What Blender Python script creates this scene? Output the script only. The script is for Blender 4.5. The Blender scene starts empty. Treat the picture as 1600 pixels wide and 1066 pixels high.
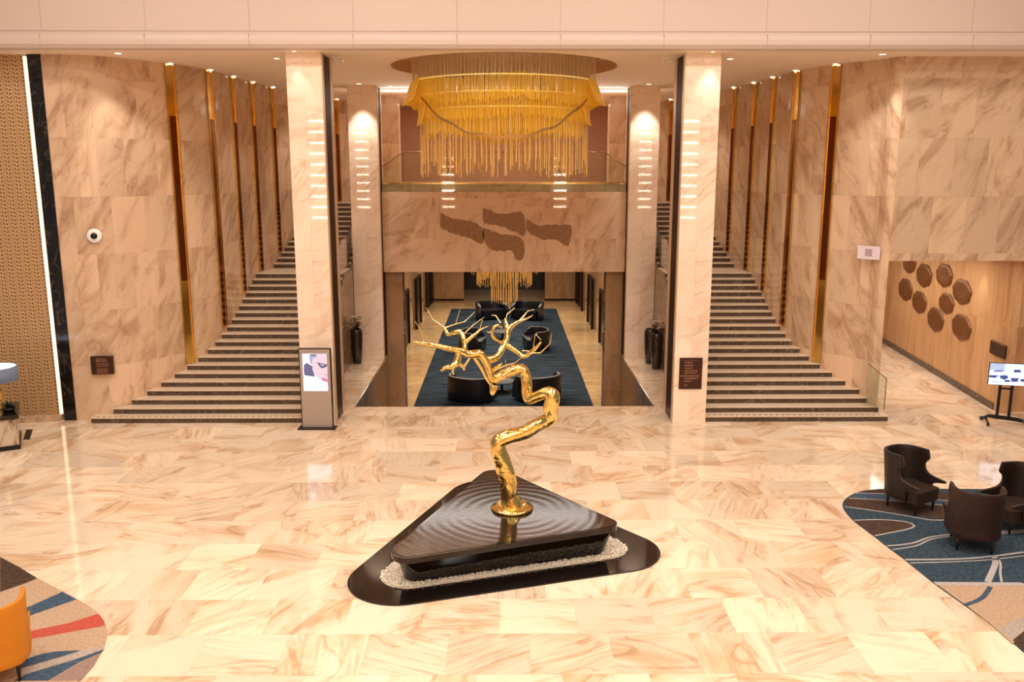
import bpy, bmesh, math, random
from mathutils import Vector, Matrix
random.seed(7)
PI = math.pi
scene = bpy.context.scene
COL = scene.collection

# ------------------------------------------------------------------ camera
F_PX = 1344.0
PITCH = math.atan(263 / F_PX)
YAW = math.atan(12 / F_PX)
cam_data = bpy.data.cameras.new('camera')
cam_data.sensor_fit = 'HORIZONTAL'
cam_data.sensor_width = 36.0
cam_data.lens = 36.0 * F_PX / 1600.0
cam_data.clip_end = 300
cam = bpy.data.objects.new('camera', cam_data)
cam.location = (0, 0, 6.0)
cam.rotation_euler = (PI / 2 - PITCH, 0, -YAW)
COL.objects.link(cam)
scene.camera = cam

# ------------------------------------------------------------------ exposure, world
vs = scene.view_settings
vs.view_transform = 'Standard'
vs.look = 'None'
vs.gamma = 1.0
vs.use_curve_mapping = False
vs.exposure = 0.0
scene.cycles.use_denoising = True
scene.cycles.max_bounces = 8
scene.cycles.transparent_max_bounces = 24
scene.cycles.sample_clamp_indirect = 6.0
scene.cycles.caustics_reflective = False
scene.cycles.caustics_refractive = False
world = bpy.data.worlds.new('world')
scene.world = world
world.use_nodes = True
bg = world.node_tree.nodes['Background']
bg.inputs['Color'].default_value = (1.0, 0.95, 0.90, 1)
bg.inputs['Strength'].default_value = 0.26

WARM = (1.0, 0.965, 0.91)


def area(name, loc, sx, sy, power, color=WARM, rot=(0, 0, 0), spread=PI):
    d = bpy.data.lights.new(name, 'AREA')
    d.shape = 'RECTANGLE'
    d.size, d.size_y = sx, sy
    d.energy = power
    d.color = color
    d.spread = spread
    o = bpy.data.objects.new(name, d)
    o.location = loc
    o.rotation_euler = rot
    COL.objects.link(o)
    return o


def spot(name, loc, target, power, angle=70, blend=0.7, color=WARM, radius=0.06):
    d = bpy.data.lights.new(name, 'SPOT')
    d.energy = power
    d.color = color
    d.spot_size = math.radians(angle)
    d.spot_blend = blend
    d.shadow_soft_size = radius
    o = bpy.data.objects.new(name, d)
    o.location = loc
    v = Vector(target) - Vector(loc)
    o.rotation_euler = v.to_track_quat('-Z', 'Y').to_euler()
    COL.objects.link(o)
    return o


# unseen ceiling lamps added to fill the tall lobby with light (the fittings are built with the lobby ceiling)
FILL_LAMPS = [(x, y) for y in (-3.0, 3.0, 9.0, 14.5) for x in (-9.0, -3.0, 3.0, 9.0)]
LOBBY_Z = 13.0
for x, y in FILL_LAMPS:
    area('lobby_lamp', (x, y, LOBBY_Z - 0.06), 1.3, 1.3, 250)
# cove of the gallery above the balcony, light inside the lower hall
area('gallery_lamp', (0, 32.0, 8.45), 7.0, 2.0, 190)
area('gallery_cove_lamp', (0, 29.0, 8.25), 9.0, 0.5, 130, WARM, (PI, 0, 0))
for y in (34.0, 42.0, 50.0):
    area('hall_lamp', (0, y, 2.70), 6.0, 1.2, 480, (1.0, 0.86, 0.68))
# corridor on the right
area('corridor_lamp', (11.3, 26.0, 3.80), 1.6, 8.0, 190)


# ------------------------------------------------------------------ materials
def srgb(r, g, b):
    def c(v):
        v /= 255.0
        return v / 12.92 if v <= 0.04045 else ((v + 0.055) / 1.055) ** 2.4
    return (c(r), c(g), c(b), 1.0)


class NT:
    """small helper to write node trees"""
    def __init__(self, name):
        self.m = bpy.data.materials.new(name)
        self.m.use_nodes = True
        self.t = self.m.node_tree
        self.bsdf = self.t.nodes['Principled BSDF']

    def n(self, typ, **kw):
        nd = self.t.nodes.new(typ)
        for k, v in kw.items():
            setattr(nd, k, v)
        return nd

    def l(self, a, b):
        self.t.links.new(a, b)

    def put(self, sock, v):
        if hasattr(v, 'is_output'):
            self.l(v, sock)
        else:
            sock.default_value = v

    def m_(self, op, a, b=0.0, c=None):
        nd = self.n('ShaderNodeMath', operation=op)
        self.put(nd.inputs[0], a)
        self.put(nd.inputs[1], b)
        if c is not None:
            self.put(nd.inputs[2], c)
        return nd.outputs[0]

    def mix(self, f, a, b):
        nd = self.n('ShaderNodeMix', data_type='RGBA')
        self.put(nd.inputs['Factor'], f)
        self.put(nd.inputs[6], a)
        self.put(nd.inputs[7], b)
        return nd.outputs[2]

    def smooth(self, v, lo, hi, t0=0.0, t1=1.0):
        nd = self.n('ShaderNodeMapRange', interpolation_type='SMOOTHSTEP')
        self.put(nd.inputs['Value'], v)
        nd.inputs['From Min'].default_value = lo
        nd.inputs['From Max'].default_value = hi
        nd.inputs['To Min'].default_value = t0
        nd.inputs['To Max'].default_value = t1
        return nd.outputs['Result']

    def comb(self, x, y, z=0.0):
        nd = self.n('ShaderNodeCombineXYZ')
        self.put(nd.inputs[0], x)
        self.put(nd.inputs[1], y)
        self.put(nd.inputs[2], z)
        return nd.outputs[0]

    def uv(self):
        nd = self.n('ShaderNodeTexCoord')
        s = self.n('ShaderNodeSeparateXYZ')
        self.l(nd.outputs['UV'], s.inputs[0])
        return s.outputs[0], s.outputs[1]


def plain(name, col, rough=0.5, metal=0.0, emit=None, estr=0.0, bump=0.0, bscale=60, coat=0.0, var=0.0, spec=0.5):
    k = NT(name)
    b = k.bsdf
    b.inputs['Base Color'].default_value = col
    b.inputs['Roughness'].default_value = rough
    b.inputs['Metallic'].default_value = metal
    b.inputs['Specular IOR Level'].default_value = spec
    if coat:
        b.inputs['Coat Weight'].default_value = coat
    if emit:
        b.inputs['Emission Color'].default_value = emit
        b.inputs['Emission Strength'].default_value = estr
    if bump or var:
        tc = k.n('ShaderNodeTexCoord')
        no = k.n('ShaderNodeTexNoise')
        no.inputs['Scale'].default_value = bscale
        no.inputs['Detail'].default_value = 4
        k.l(tc.outputs['Object'], no.inputs['Vector'])
        if bump:
            bp = k.n('ShaderNodeBump')
            bp.inputs['Strength'].default_value = bump
            bp.inputs['Distance'].default_value = 0.02
            k.l(no.outputs['Fac'], bp.inputs['Height'])
            k.l(bp.outputs['Normal'], b.inputs['Normal'])
        if var:
            dark = tuple(c * (1 - var) for c in col[:3]) + (1,)
            k.l(k.mix(k.smooth(no.outputs['Fac'], 0.35, 0.65), dark, col), b.inputs['Base Color'])
    return k.m


def marble(name, tw, th, base, dark, vein, rough=0.15, ang=0.5, spread=0.9, cloud=0.6, veins=0.6,
           tone=0.12, joint=0.25, stag=0.5, vscale=1.0, stretch=0.33, spec=0.5, grain=0.0):
    """tiles of veined stone; UVs are in metres"""
    k = NT(name)
    u, v = k.uv()
    vr = k.m_('DIVIDE', v, th)
    row = k.m_('FLOOR', vr)
    ur = k.m_('ADD', k.m_('DIVIDE', u, tw), k.m_('MULTIPLY', row, stag))
    col = k.m_('FLOOR', ur)
    wn = k.n('ShaderNodeTexWhiteNoise', noise_dimensions='3D')
    k.l(k.comb(col, row, 3.3), wn.inputs['Vector'])
    sp = k.n('ShaderNodeSeparateColor')
    k.l(wn.outputs['Color'], sp.inputs[0])
    r0, r1, r2 = sp.outputs
    rot = k.n('ShaderNodeVectorRotate', rotation_type='Z_AXIS')
    k.l(k.comb(k.m_('ADD', u, k.m_('MULTIPLY', r0, 31.0)), k.m_('ADD', v, k.m_('MULTIPLY', r1, 17.0)), k.m_('MULTIPLY', r2, 9.0)), rot.inputs['Vector'])
    k.l(k.m_('ADD', k.m_('MULTIPLY', k.m_('SUBTRACT', r2, 0.5), spread * 2), ang), rot.inputs['Angle'])
    mp = k.n('ShaderNodeMapping')
    mp.inputs['Scale'].default_value = (vscale, vscale * stretch, 1)
    k.l(rot.outputs[0], mp.inputs['Vector'])
    n1 = k.n('ShaderNodeTexNoise')
    n1.inputs['Scale'].default_value = 1.5
    n1.inputs['Detail'].default_value = 7
    n1.inputs['Roughness'].default_value = 0.6
    n1.inputs['Distortion'].default_value = 0.9
    k.l(mp.outputs[0], n1.inputs['Vector'])
    n2 = k.n('ShaderNodeTexNoise')
    n2.inputs['Scale'].default_value = 1.1
    n2.inputs['Detail'].default_value = 5
    n2.inputs['Distortion'].default_value = 1.6
    k.l(mp.outputs[0], n2.inputs['Vector'])
    c = k.mix(k.m_('MULTIPLY', k.smooth(n1.outputs['Fac'], 0.42, 0.72), cloud), base, dark)
    d = k.m_('ABSOLUTE', k.m_('SUBTRACT', n2.outputs['Fac'], 0.5))
    vm = k.m_('MULTIPLY', k.smooth(d, 0.0, 0.035, 1.0, 0.0), k.smooth(n1.outputs['Fac'], 0.38, 0.62))
    c = k.mix(k.m_('MULTIPLY', vm, veins), c, vein)
    tn = k.m_('ADD', 1.0 - tone, k.m_('MULTIPLY', r1, tone * 2))
    if grain:
        mg = k.n('ShaderNodeMapping')
        mg.inputs['Scale'].default_value = (16, 1.1, 1)
        k.l(rot.outputs[0], mg.inputs['Vector'])
        n3 = k.n('ShaderNodeTexNoise')
        n3.inputs['Scale'].default_value = 1.0
        n3.inputs['Detail'].default_value = 3
        k.l(mg.outputs[0], n3.inputs['Vector'])
        gm = k.m_('MULTIPLY', k.smooth(n3.outputs['Fac'], 0.45, 0.75), k.m_('MULTIPLY', k.smooth(r0, 0.35, 0.9), grain))
        c = k.mix(gm, c, vein)
    hs = k.n('ShaderNodeHueSaturation')
    k.l(c, hs.inputs['Color'])
    k.l(tn, hs.inputs['Value'])
    # joints
    fu = k.m_('ABSOLUTE', k.m_('SUBTRACT', k.m_('FRACT', ur), 0.5))
    fv = k.m_('ABSOLUTE', k.m_('SUBTRACT', k.m_('FRACT', vr), 0.5))
    ju = k.m_('GREATER_THAN', fu, 0.5 - 0.004 / tw)
    jv = k.m_('GREATER_THAN', fv, 0.5 - 0.004 / th)
    jm = k.m_('MULTIPLY', k.m_('MAXIMUM', ju, jv), joint)
    out = k.mix(jm, hs.outputs[0], vein)
    k.l(out, k.bsdf.inputs['Base Color'])
    k.bsdf.inputs['Roughness'].default_value = rough
    k.bsdf.inputs['Specular IOR Level'].default_value = spec
    return k.m


def glass(name, tint=(0.93, 0.96, 0.92, 1), refl=0.10):
    k = NT(name)
    tr = k.n('ShaderNodeBsdfTransparent')
    tr.inputs['Color'].default_value = tint
    gl = k.n('ShaderNodeBsdfGlossy')
    gl.inputs['Roughness'].default_value = 0.02
    lw = k.n('ShaderNodeLayerWeight')
    lw.inputs['Blend'].default_value = 0.25
    mx = k.n('ShaderNodeMixShader')
    k.l(k.m_('ADD', k.m_('MULTIPLY', lw.outputs['Fresnel'], 0.8), refl * 0.4), mx.inputs[0])
    k.l(tr.outputs[0], mx.inputs[1])
    k.l(gl.outputs[0], mx.inputs[2])
    k.l(mx.outputs[0], k.t.nodes['Material Output'].inputs['Surface'])
    return k.m


def lattice(name):
    """pierced metal screen: rows of leaf-shaped holes between double grooves"""
    k = NT(name)
    u, v = k.uv()
    P, Q = 0.185, 0.09
    a = k.m_('MULTIPLY', k.m_('SUBTRACT', k.m_('FRACT', k.m_('DIVIDE', u, P)), 0.5), P)
    aa = k.m_('ABSOLUTE', a)
    b = k.m_('MULTIPLY', k.m_('SUBTRACT', k.m_('FRACT', k.m_('DIVIDE', k.m_('ADD', v, k.m_('MULTIPLY', k.m_('SIGN', a), 0.008)), Q)), 0.5), Q)
    x = k.m_('SUBTRACT', aa, 0.031)
    p = k.m_('SUBTRACT', k.m_('MULTIPLY', x, 0.80), k.m_('MULTIPLY', b, 0.60))
    q = k.m_('ADD', k.m_('MULTIPLY', x, 0.60), k.m_('MULTIPLY', b, 0.80))
    e = k.m_('ADD', k.m_('POWER', k.m_('ABSOLUTE', k.m_('DIVIDE', p, 0.0135)), 2.0), k.m_('POWER', k.m_('ABSOLUTE', k.m_('DIVIDE', q, 0.031)), 2.0))
    hole = k.smooth(e, 0.75, 1.1, 1.0, 0.0)
    g = k.smooth(k.m_('ABSOLUTE', k.m_('SUBTRACT', aa, 0.076)), 0.003, 0.007, 1.0, 0.0)
    c = k.mix(k.m_('MULTIPLY', g, 0.6), srgb(196, 158, 112), srgb(110, 76, 46))
    c = k.mix(hole, c, srgb(84, 54, 30))
    k.l(c, k.bsdf.inputs['Base Color'])
    k.bsdf.inputs['Roughness'].default_value = 0.4
    k.bsdf.inputs['Metallic'].default_value = 0.25
    bp = k.n('ShaderNodeBump')
    bp.inputs['Strength'].default_value = 0.6
    bp.inputs['Distance'].default_value = 0.02
    k.l(k.m_('SUBTRACT', 1.0, k.m_('MAXIMUM', hole, g)), bp.inputs['Height'])
    k.l(bp.outputs['Normal'], k.bsdf.inputs['Normal'])
    return k.m


def amber(name, col, emit, estr):
    k = NT(name)
    tr = k.n('ShaderNodeBsdfTranslucent')
    tr.inputs['Color'].default_value = col
    k.bsdf.inputs['Base Color'].default_value = col
    k.bsdf.inputs['Roughness'].default_value = 0.12
    k.bsdf.inputs['Emission Color'].default_value = emit
    k.bsdf.inputs['Emission Strength'].default_value = estr
    tp = k.n('ShaderNodeBsdfTransparent')
    tp.inputs['Color'].default_value = (1.0, 0.72, 0.25, 1)
    m1 = k.n('ShaderNodeMixShader')
    m1.inputs[0].default_value = 0.35
    m2 = k.n('ShaderNodeMixShader')
    m2.inputs[0].default_value = 0.18
    k.l(k.bsdf.outputs[0], m1.inputs[1])
    k.l(tr.outputs[0], m1.inputs[2])
    k.l(m1.outputs[0], m2.inputs[1])
    k.l(tp.outputs[0], m2.inputs[2])
    k.l(m2.outputs[0], k.t.nodes['Material Output'].inputs['Surface'])
    return k.m


def gold_bark(name):
    k = NT(name)
    k.bsdf.inputs['Base Color'].default_value = (0.84, 0.63, 0.21, 1)
    k.bsdf.inputs['Metallic'].default_value = 1.0
    k.bsdf.inputs['Roughness'].default_value = 0.13
    tc = k.n('ShaderNodeTexCoord')
    no = k.n('ShaderNodeTexNoise')
    no.inputs['Scale'].default_value = 3.2
    no.inputs['Detail'].default_value = 3
    no.inputs['Distortion'].default_value = 1.5
    k.l(tc.outputs['Object'], no.inputs['Vector'])
    bp = k.n('ShaderNodeBump')
    bp.inputs['Strength'].default_value = 0.5
    bp.inputs['Distance'].default_value = 0.05
    k.l(no.outputs['Fac'], bp.inputs['Height'])
    k.l(bp.outputs['Normal'], k.bsdf.inputs['Normal'])
    return k.m


def water_mat(name):
    k = NT(name)
    k.bsdf.inputs['Base Color'].default_value = srgb(42, 24, 14)
    k.bsdf.inputs['Roughness'].default_value = 0.10
    k.bsdf.inputs['Specular IOR Level'].default_value = 0.6
    tc = k.n('ShaderNodeTexCoord')
    wv = k.n('ShaderNodeTexWave', wave_type='RINGS', rings_direction='SPHERICAL')
    wv.inputs['Scale'].default_value = 2.2
    wv.inputs['Distortion'].default_value = 1.2
    wv.inputs['Detail'].default_value = 2
    mp = k.n('ShaderNodeMapping')
    mp.inputs['Location'].default_value = (-0.12, -0.2, 0)
    k.l(tc.outputs['Object'], mp.inputs['Vector'])
    k.l(mp.outputs[0], wv.inputs['Vector'])
    no = k.n('ShaderNodeTexNoise')
    no.inputs['Scale'].default_value = 22
    k.l(tc.outputs['Object'], no.inputs['Vector'])
    bp = k.n('ShaderNodeBump')
    bp.inputs['Strength'].default_value = 0.06
    bp.inputs['Distance'].default_value = 0.02
    k.l(k.m_('ADD', k.m_('MULTIPLY', wv.outputs['Fac'], 0.5), k.m_('MULTIPLY', no.outputs['Fac'], 0.5)), bp.inputs['Height'])
    k.l(bp.outputs['Normal'], k.bsdf.inputs['Normal'])
    return k.m


def weave(name, a, b, scale=(3, 22, 1), rough=0.95):
    k = NT(name)
    tc = k.n('ShaderNodeTexCoord')
    mp = k.n('ShaderNodeMapping')
    mp.inputs['Scale'].default_value = scale
    k.l(tc.outputs['Object'], mp.inputs['Vector'])
    no = k.n('ShaderNodeTexNoise')
    no.inputs['Scale'].default_value = 1.0
    no.inputs['Detail'].default_value = 6
    k.l(mp.outputs[0], no.inputs['Vector'])
    k.l(k.mix(k.smooth(no.outputs['Fac'], 0.35, 0.65), a, b), k.bsdf.inputs['Base Color'])
    k.bsdf.inputs['Roughness'].default_value = rough
    k.bsdf.inputs['Specular IOR Level'].default_value = 0.15
    return k.m


M = {}
M['floor'] = marble('floor_marble', 1.05, 0.95, srgb(238, 216, 188), srgb(210, 170, 128), srgb(176, 128, 88),
                    rough=0.08, ang=0.8, spread=1.2, cloud=0.85, veins=0.55, tone=0.13, joint=0.18, stag=0.37, vscale=1.0, stretch=0.30, grain=0.45)
M['wall'] = marble('wall_marble', 0.82, 1.36, srgb(212, 180, 148), srgb(172, 134, 102), srgb(134, 94, 66),
                   rough=0.12, ang=0.55, spread=0.35, cloud=0.85, veins=0.36, tone=0.09, joint=0.2, stag=0.5, vscale=1.3, stretch=0.3)
M['column'] = marble('column_marble', 1.9, 2.1, srgb(244, 220, 196), srgb(220, 186, 152), srgb(184, 138, 102),
                     rough=0.02, ang=1.1, spread=0.3, cloud=0.65, veins=0.4, tone=0.05, joint=0.25, stag=0.0, vscale=1.2, stretch=0.3)
M['front'] = marble('balcony_marble', 1.3, 1.3, srgb(230, 196, 164), srgb(198, 156, 122), srgb(160, 114, 82),
                    rough=0.02, ang=0.6, spread=0.5, cloud=0.75, veins=0.5, tone=0.05, joint=0.12, stag=0.0, vscale=1.0, stretch=0.4)
M['corridor'] = marble('corridor_marble', 0.9, 2.2, srgb(206, 160, 112), srgb(176, 126, 82), srgb(150, 102, 64),
                       rough=0.3, ang=0.05, spread=0.1, cloud=0.8, veins=0.3, tone=0.04, joint=0.15, stag=0.0, vscale=2.5, stretch=0.12)
M['hall_wall'] = marble('hall_marble', 1.4, 2.4, srgb(172, 134, 98), srgb(140, 104, 72), srgb(110, 78, 52),
                        rough=0.05, ang=0.2, spread=0.3, cloud=0.7, veins=0.3, tone=0.04, joint=0.2, stag=0.0)
M['hall_floor'] = marble('hall_floor_marble', 1.2, 1.2, srgb(218, 186, 140), srgb(190, 150, 104), srgb(156, 116, 76),
                         rough=0.10, ang=1.5, spread=0.2, cloud=0.8, veins=0.4, tone=0.08, joint=0.2, stag=0.0, stretch=0.3)
M['dark_marble'] = marble('dark_marble', 1.6, 3.0, srgb(84, 66, 50), srgb(60, 46, 36), srgb(150, 128, 104),
                          rough=0.22, ang=0.8, spread=1.2, cloud=0.8, veins=0.5, tone=0.1, joint=0.1, vscale=2.2, stretch=0.6)
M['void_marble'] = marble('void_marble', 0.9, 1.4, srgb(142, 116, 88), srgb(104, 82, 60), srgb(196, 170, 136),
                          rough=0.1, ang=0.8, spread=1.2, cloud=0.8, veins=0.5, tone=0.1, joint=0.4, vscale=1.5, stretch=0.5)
M['black_marble'] = marble('black_marble', 0.8, 1.6, srgb(26, 20, 17), srgb(15, 12, 10), srgb(120, 104, 92),
                           rough=0.12, ang=0.6, spread=1.0, cloud=0.8, veins=0.35, tone=0.2, joint=0.1, vscale=1.6, stretch=0.6)
M['granite'] = marble('black_granite', 2.4, 2.4, srgb(24, 17, 14), srgb(16, 12, 10), srgb(34, 26, 22),
                      rough=0.06, cloud=0.4, veins=0.2, tone=0.1, joint=0.5)
M['table_marble'] = marble('table_marble', 1.5, 1.5, srgb(196, 178, 154), srgb(140, 118, 92), srgb(92, 70, 48),
                           rough=0.15, ang=0.25, spread=0.1, cloud=0.9, veins=0.9, tone=0.03, joint=0.0, vscale=2.0, stretch=0.25)
M['tread'] = plain('tread_stone', srgb(224, 200, 172), 0.3, var=0.10, bscale=14)
M['nosing'] = plain('nosing_dots', srgb(70, 54, 40), 0.5)
M['plaster'] = plain('cream_plaster', srgb(226, 194, 164), 0.75)
M['soffit'] = plain('soffit_plaster', srgb(250, 230, 210), 0.6)
M['cove'] = plain('cove_plaster', srgb(236, 202, 172), 0.7)
M['fascia'] = plain('fascia_panel', srgb(206, 184, 170), 0.5)
M['seam'] = plain('panel_seam', srgb(184, 160, 146), 0.7)
M['recess'] = plain('recess_lining', srgb(226, 188, 152), 0.35, 0.0)
M['bronze'] = plain('dark_bronze', srgb(38, 23, 15), 0.45, 0.0, spec=0.12)
M['trim'] = plain('pale_metal_trim', srgb(206, 172, 138), 0.35, 0.1)
M['gold'] = plain('polished_gold', (0.74, 0.50, 0.16, 1), 0.14, 1.0)
M['strip_dark'] = plain('dark_amber_mirror', (0.16, 0.055, 0.02, 1), 0.1, 0.85)
M['gold_bark'] = gold_bark('cast_gold')
M['twig'] = plain('thin_gold', (0.90, 0.70, 0.34, 1), 0.25, 1.0)
M['water'] = water_mat('water_film')
M['gravel'] = plain('white_gravel', srgb(246, 234, 214), 0.8, var=0.15, bscale=30)
M['black_metal'] = plain('black_metal', srgb(18, 15, 14), 0.35, 0.3)
M['grey_metal'] = plain('kiosk_grey', srgb(172, 156, 144), 0.4, 0.2)
M['white'] = plain('white_plastic', srgb(240, 234, 228), 0.35)
M['lamp_face'] = plain('lamp_face', (1, 0.9, 0.75, 1), 0.5, emit=(1.0, 0.86, 0.66, 1), estr=6.0)
M['panel_lamp'] = plain('panel_lamp', (1, 0.9, 0.75, 1), 0.5, emit=(1.0, 0.82, 0.62, 1), estr=5.0)
M['led'] = plain('led_strip', (1, 0.9, 0.7, 1), 0.5, emit=(1.0, 0.80, 0.52, 1), estr=1.5)
M['wall_lamp'] = plain('wall_lamp_face', (1, 0.95, 0.9, 1), 0.5, emit=(1.0, 0.86, 0.72, 1), estr=26.0)
M['glass'] = glass('clear_glass')
M['rail'] = plain('bronze_rail', srgb(120, 84, 52), 0.3, 0.8)
M['amber'] = amber('amber_glass', (0.84, 0.57, 0.07, 1), (1.0, 0.56, 0.05, 1), 0.17)
M['amber_pale'] = amber('pale_amber_glass', (0.92, 0.68, 0.28, 1), (1.0, 0.60, 0.16, 1), 0.06)
M['tier_glow'] = plain('lit_gold_ring', (0.9, 0.65, 0.2, 1), 0.3, 0.5, emit=(1.0, 0.72, 0.22, 1), estr=0.55)
M['wire'] = plain('gold_wire', (0.92, 0.76, 0.48, 1), 0.4, 0.3)
M['ribbon'] = plain('bronze_mesh', srgb(176, 128, 66), 0.35, 0.5)
M['leather'] = plain('brown_leather', srgb(34, 19, 12), 0.5, bump=0.15, bscale=40, var=0.3)
M['leather_seat'] = plain('olive_brown_leather', srgb(48, 31, 16), 0.55, bump=0.15, bscale=40, var=0.2)
M['leather_red'] = plain('red_brown_leather', srgb(46, 22, 15), 0.5, bump=0.15, bscale=40, var=0.3)
M['piping'] = plain('pale_piping', srgb(96, 68, 46), 0.5)
M['mustard'] = plain('mustard_fabric', srgb(206, 128, 20), 0.9, bump=0.25, bscale=120, var=0.12)
M['black_wood'] = plain('black_wood', srgb(22, 14, 10), 0.4)
M['rug_navy'] = weave('rug_navy', srgb(46, 58, 68), srgb(64, 80, 90), (18, 18, 1))
M['rug_brown'] = weave('rug_brown', srgb(66, 50, 42), srgb(86, 66, 54), (18, 18, 1))
M['rug_blue'] = weave('rug_blue', srgb(60, 76, 94), srgb(74, 92, 108), (18, 18, 1))
M['rug_beige'] = weave('rug_beige', srgb(176, 146, 118), srgb(192, 162, 134), (26, 26, 1))
M['rug_grey'] = weave('rug_grey', srgb(160, 146, 136), srgb(182, 166, 152), (26, 26, 1))
M['rug_red'] = weave('rug_red', srgb(176, 76, 62), srgb(192, 90, 72), (22, 22, 1))
M['rug_mauve'] = weave('rug_mauve', srgb(140, 116, 108), srgb(156, 130, 118), (22, 22, 1))
M['rug_line'] = weave('rug_line', srgb(168, 160, 156), srgb(190, 180, 174), (30, 30, 1))
M['hall_rug'] = weave('hall_rug', srgb(24, 34, 44), srgb(54, 70, 84), (0.7, 6, 1))
M['navy_leather'] = plain('navy_leather', srgb(17, 18, 26), 0.35)
M['grey_seat'] = plain('grey_fabric', srgb(92, 92, 92), 0.8)
M['vase'] = plain('dark_vase', srgb(36, 20, 14), 0.12, coat=0.5)
M['petal'] = plain('dry_petals', srgb(206, 176, 148), 0.8)
M['plaque'] = plain('brown_plaque', srgb(58, 26, 14), 0.35, 0.2)
M['letter'] = plain('tan_lettering', srgb(148, 104, 70), 0.5)
M['disc'] = plain('bronze_disc', srgb(128, 80, 38), 0.45, 0.35, bump=0.5, bscale=14, var=0.3)
M['relief'] = plain('brown_relief', srgb(160, 112, 70), 0.3, var=0.2, bscale=9)  # brown tone of a reflection, put into the colour
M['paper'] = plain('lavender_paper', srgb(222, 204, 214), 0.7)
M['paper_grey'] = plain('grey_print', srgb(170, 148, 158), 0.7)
M['lattice'] = lattice('pierced_screen')
M['shade'] = plain('blue_grey_shade', srgb(98, 104, 120), 0.8, emit=srgb(120, 130, 160), estr=0.25)
M['shade_in'] = plain('shade_lining', srgb(236, 234, 230), 0.7, emit=(0.75, 0.88, 1, 1), estr=2.5)
M['leaf'] = plain('dark_leaf', srgb(38, 46, 22), 0.6)
M['brown_wall'] = plain('gallery_wall', srgb(168, 116, 86), 0.5, var=0.08, bscale=2)
M['void_dark'] = plain('dark_doorway', srgb(38, 26, 18), 0.3)


def screen_mat(name, col, s=1.0):
    return plain(name, (0.02, 0.02, 0.02, 1), 0.3, emit=srgb(*col), estr=s)


M['scr_white'] = screen_mat('screen_white', (236, 236, 255), 1.8)
M['scr_skin'] = screen_mat('screen_skin', (246, 214, 222), 1.0)
M['scr_hair'] = screen_mat('screen_hair', (112, 106, 150), 0.9)
M['scr_hair2'] = screen_mat('screen_hair_light', (176, 180, 216), 1.0)
M['scr_eye'] = screen_mat('screen_eye', (84, 66, 110), 0.9)
M['scr_lip'] = screen_mat('screen_lip', (226, 130, 168), 1.0)
M['scr_blue'] = screen_mat('screen_blue', (58, 84, 158), 0.9)
M['scr_pale'] = screen_mat('screen_pale_blue', (196, 210, 240), 1.0)


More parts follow.
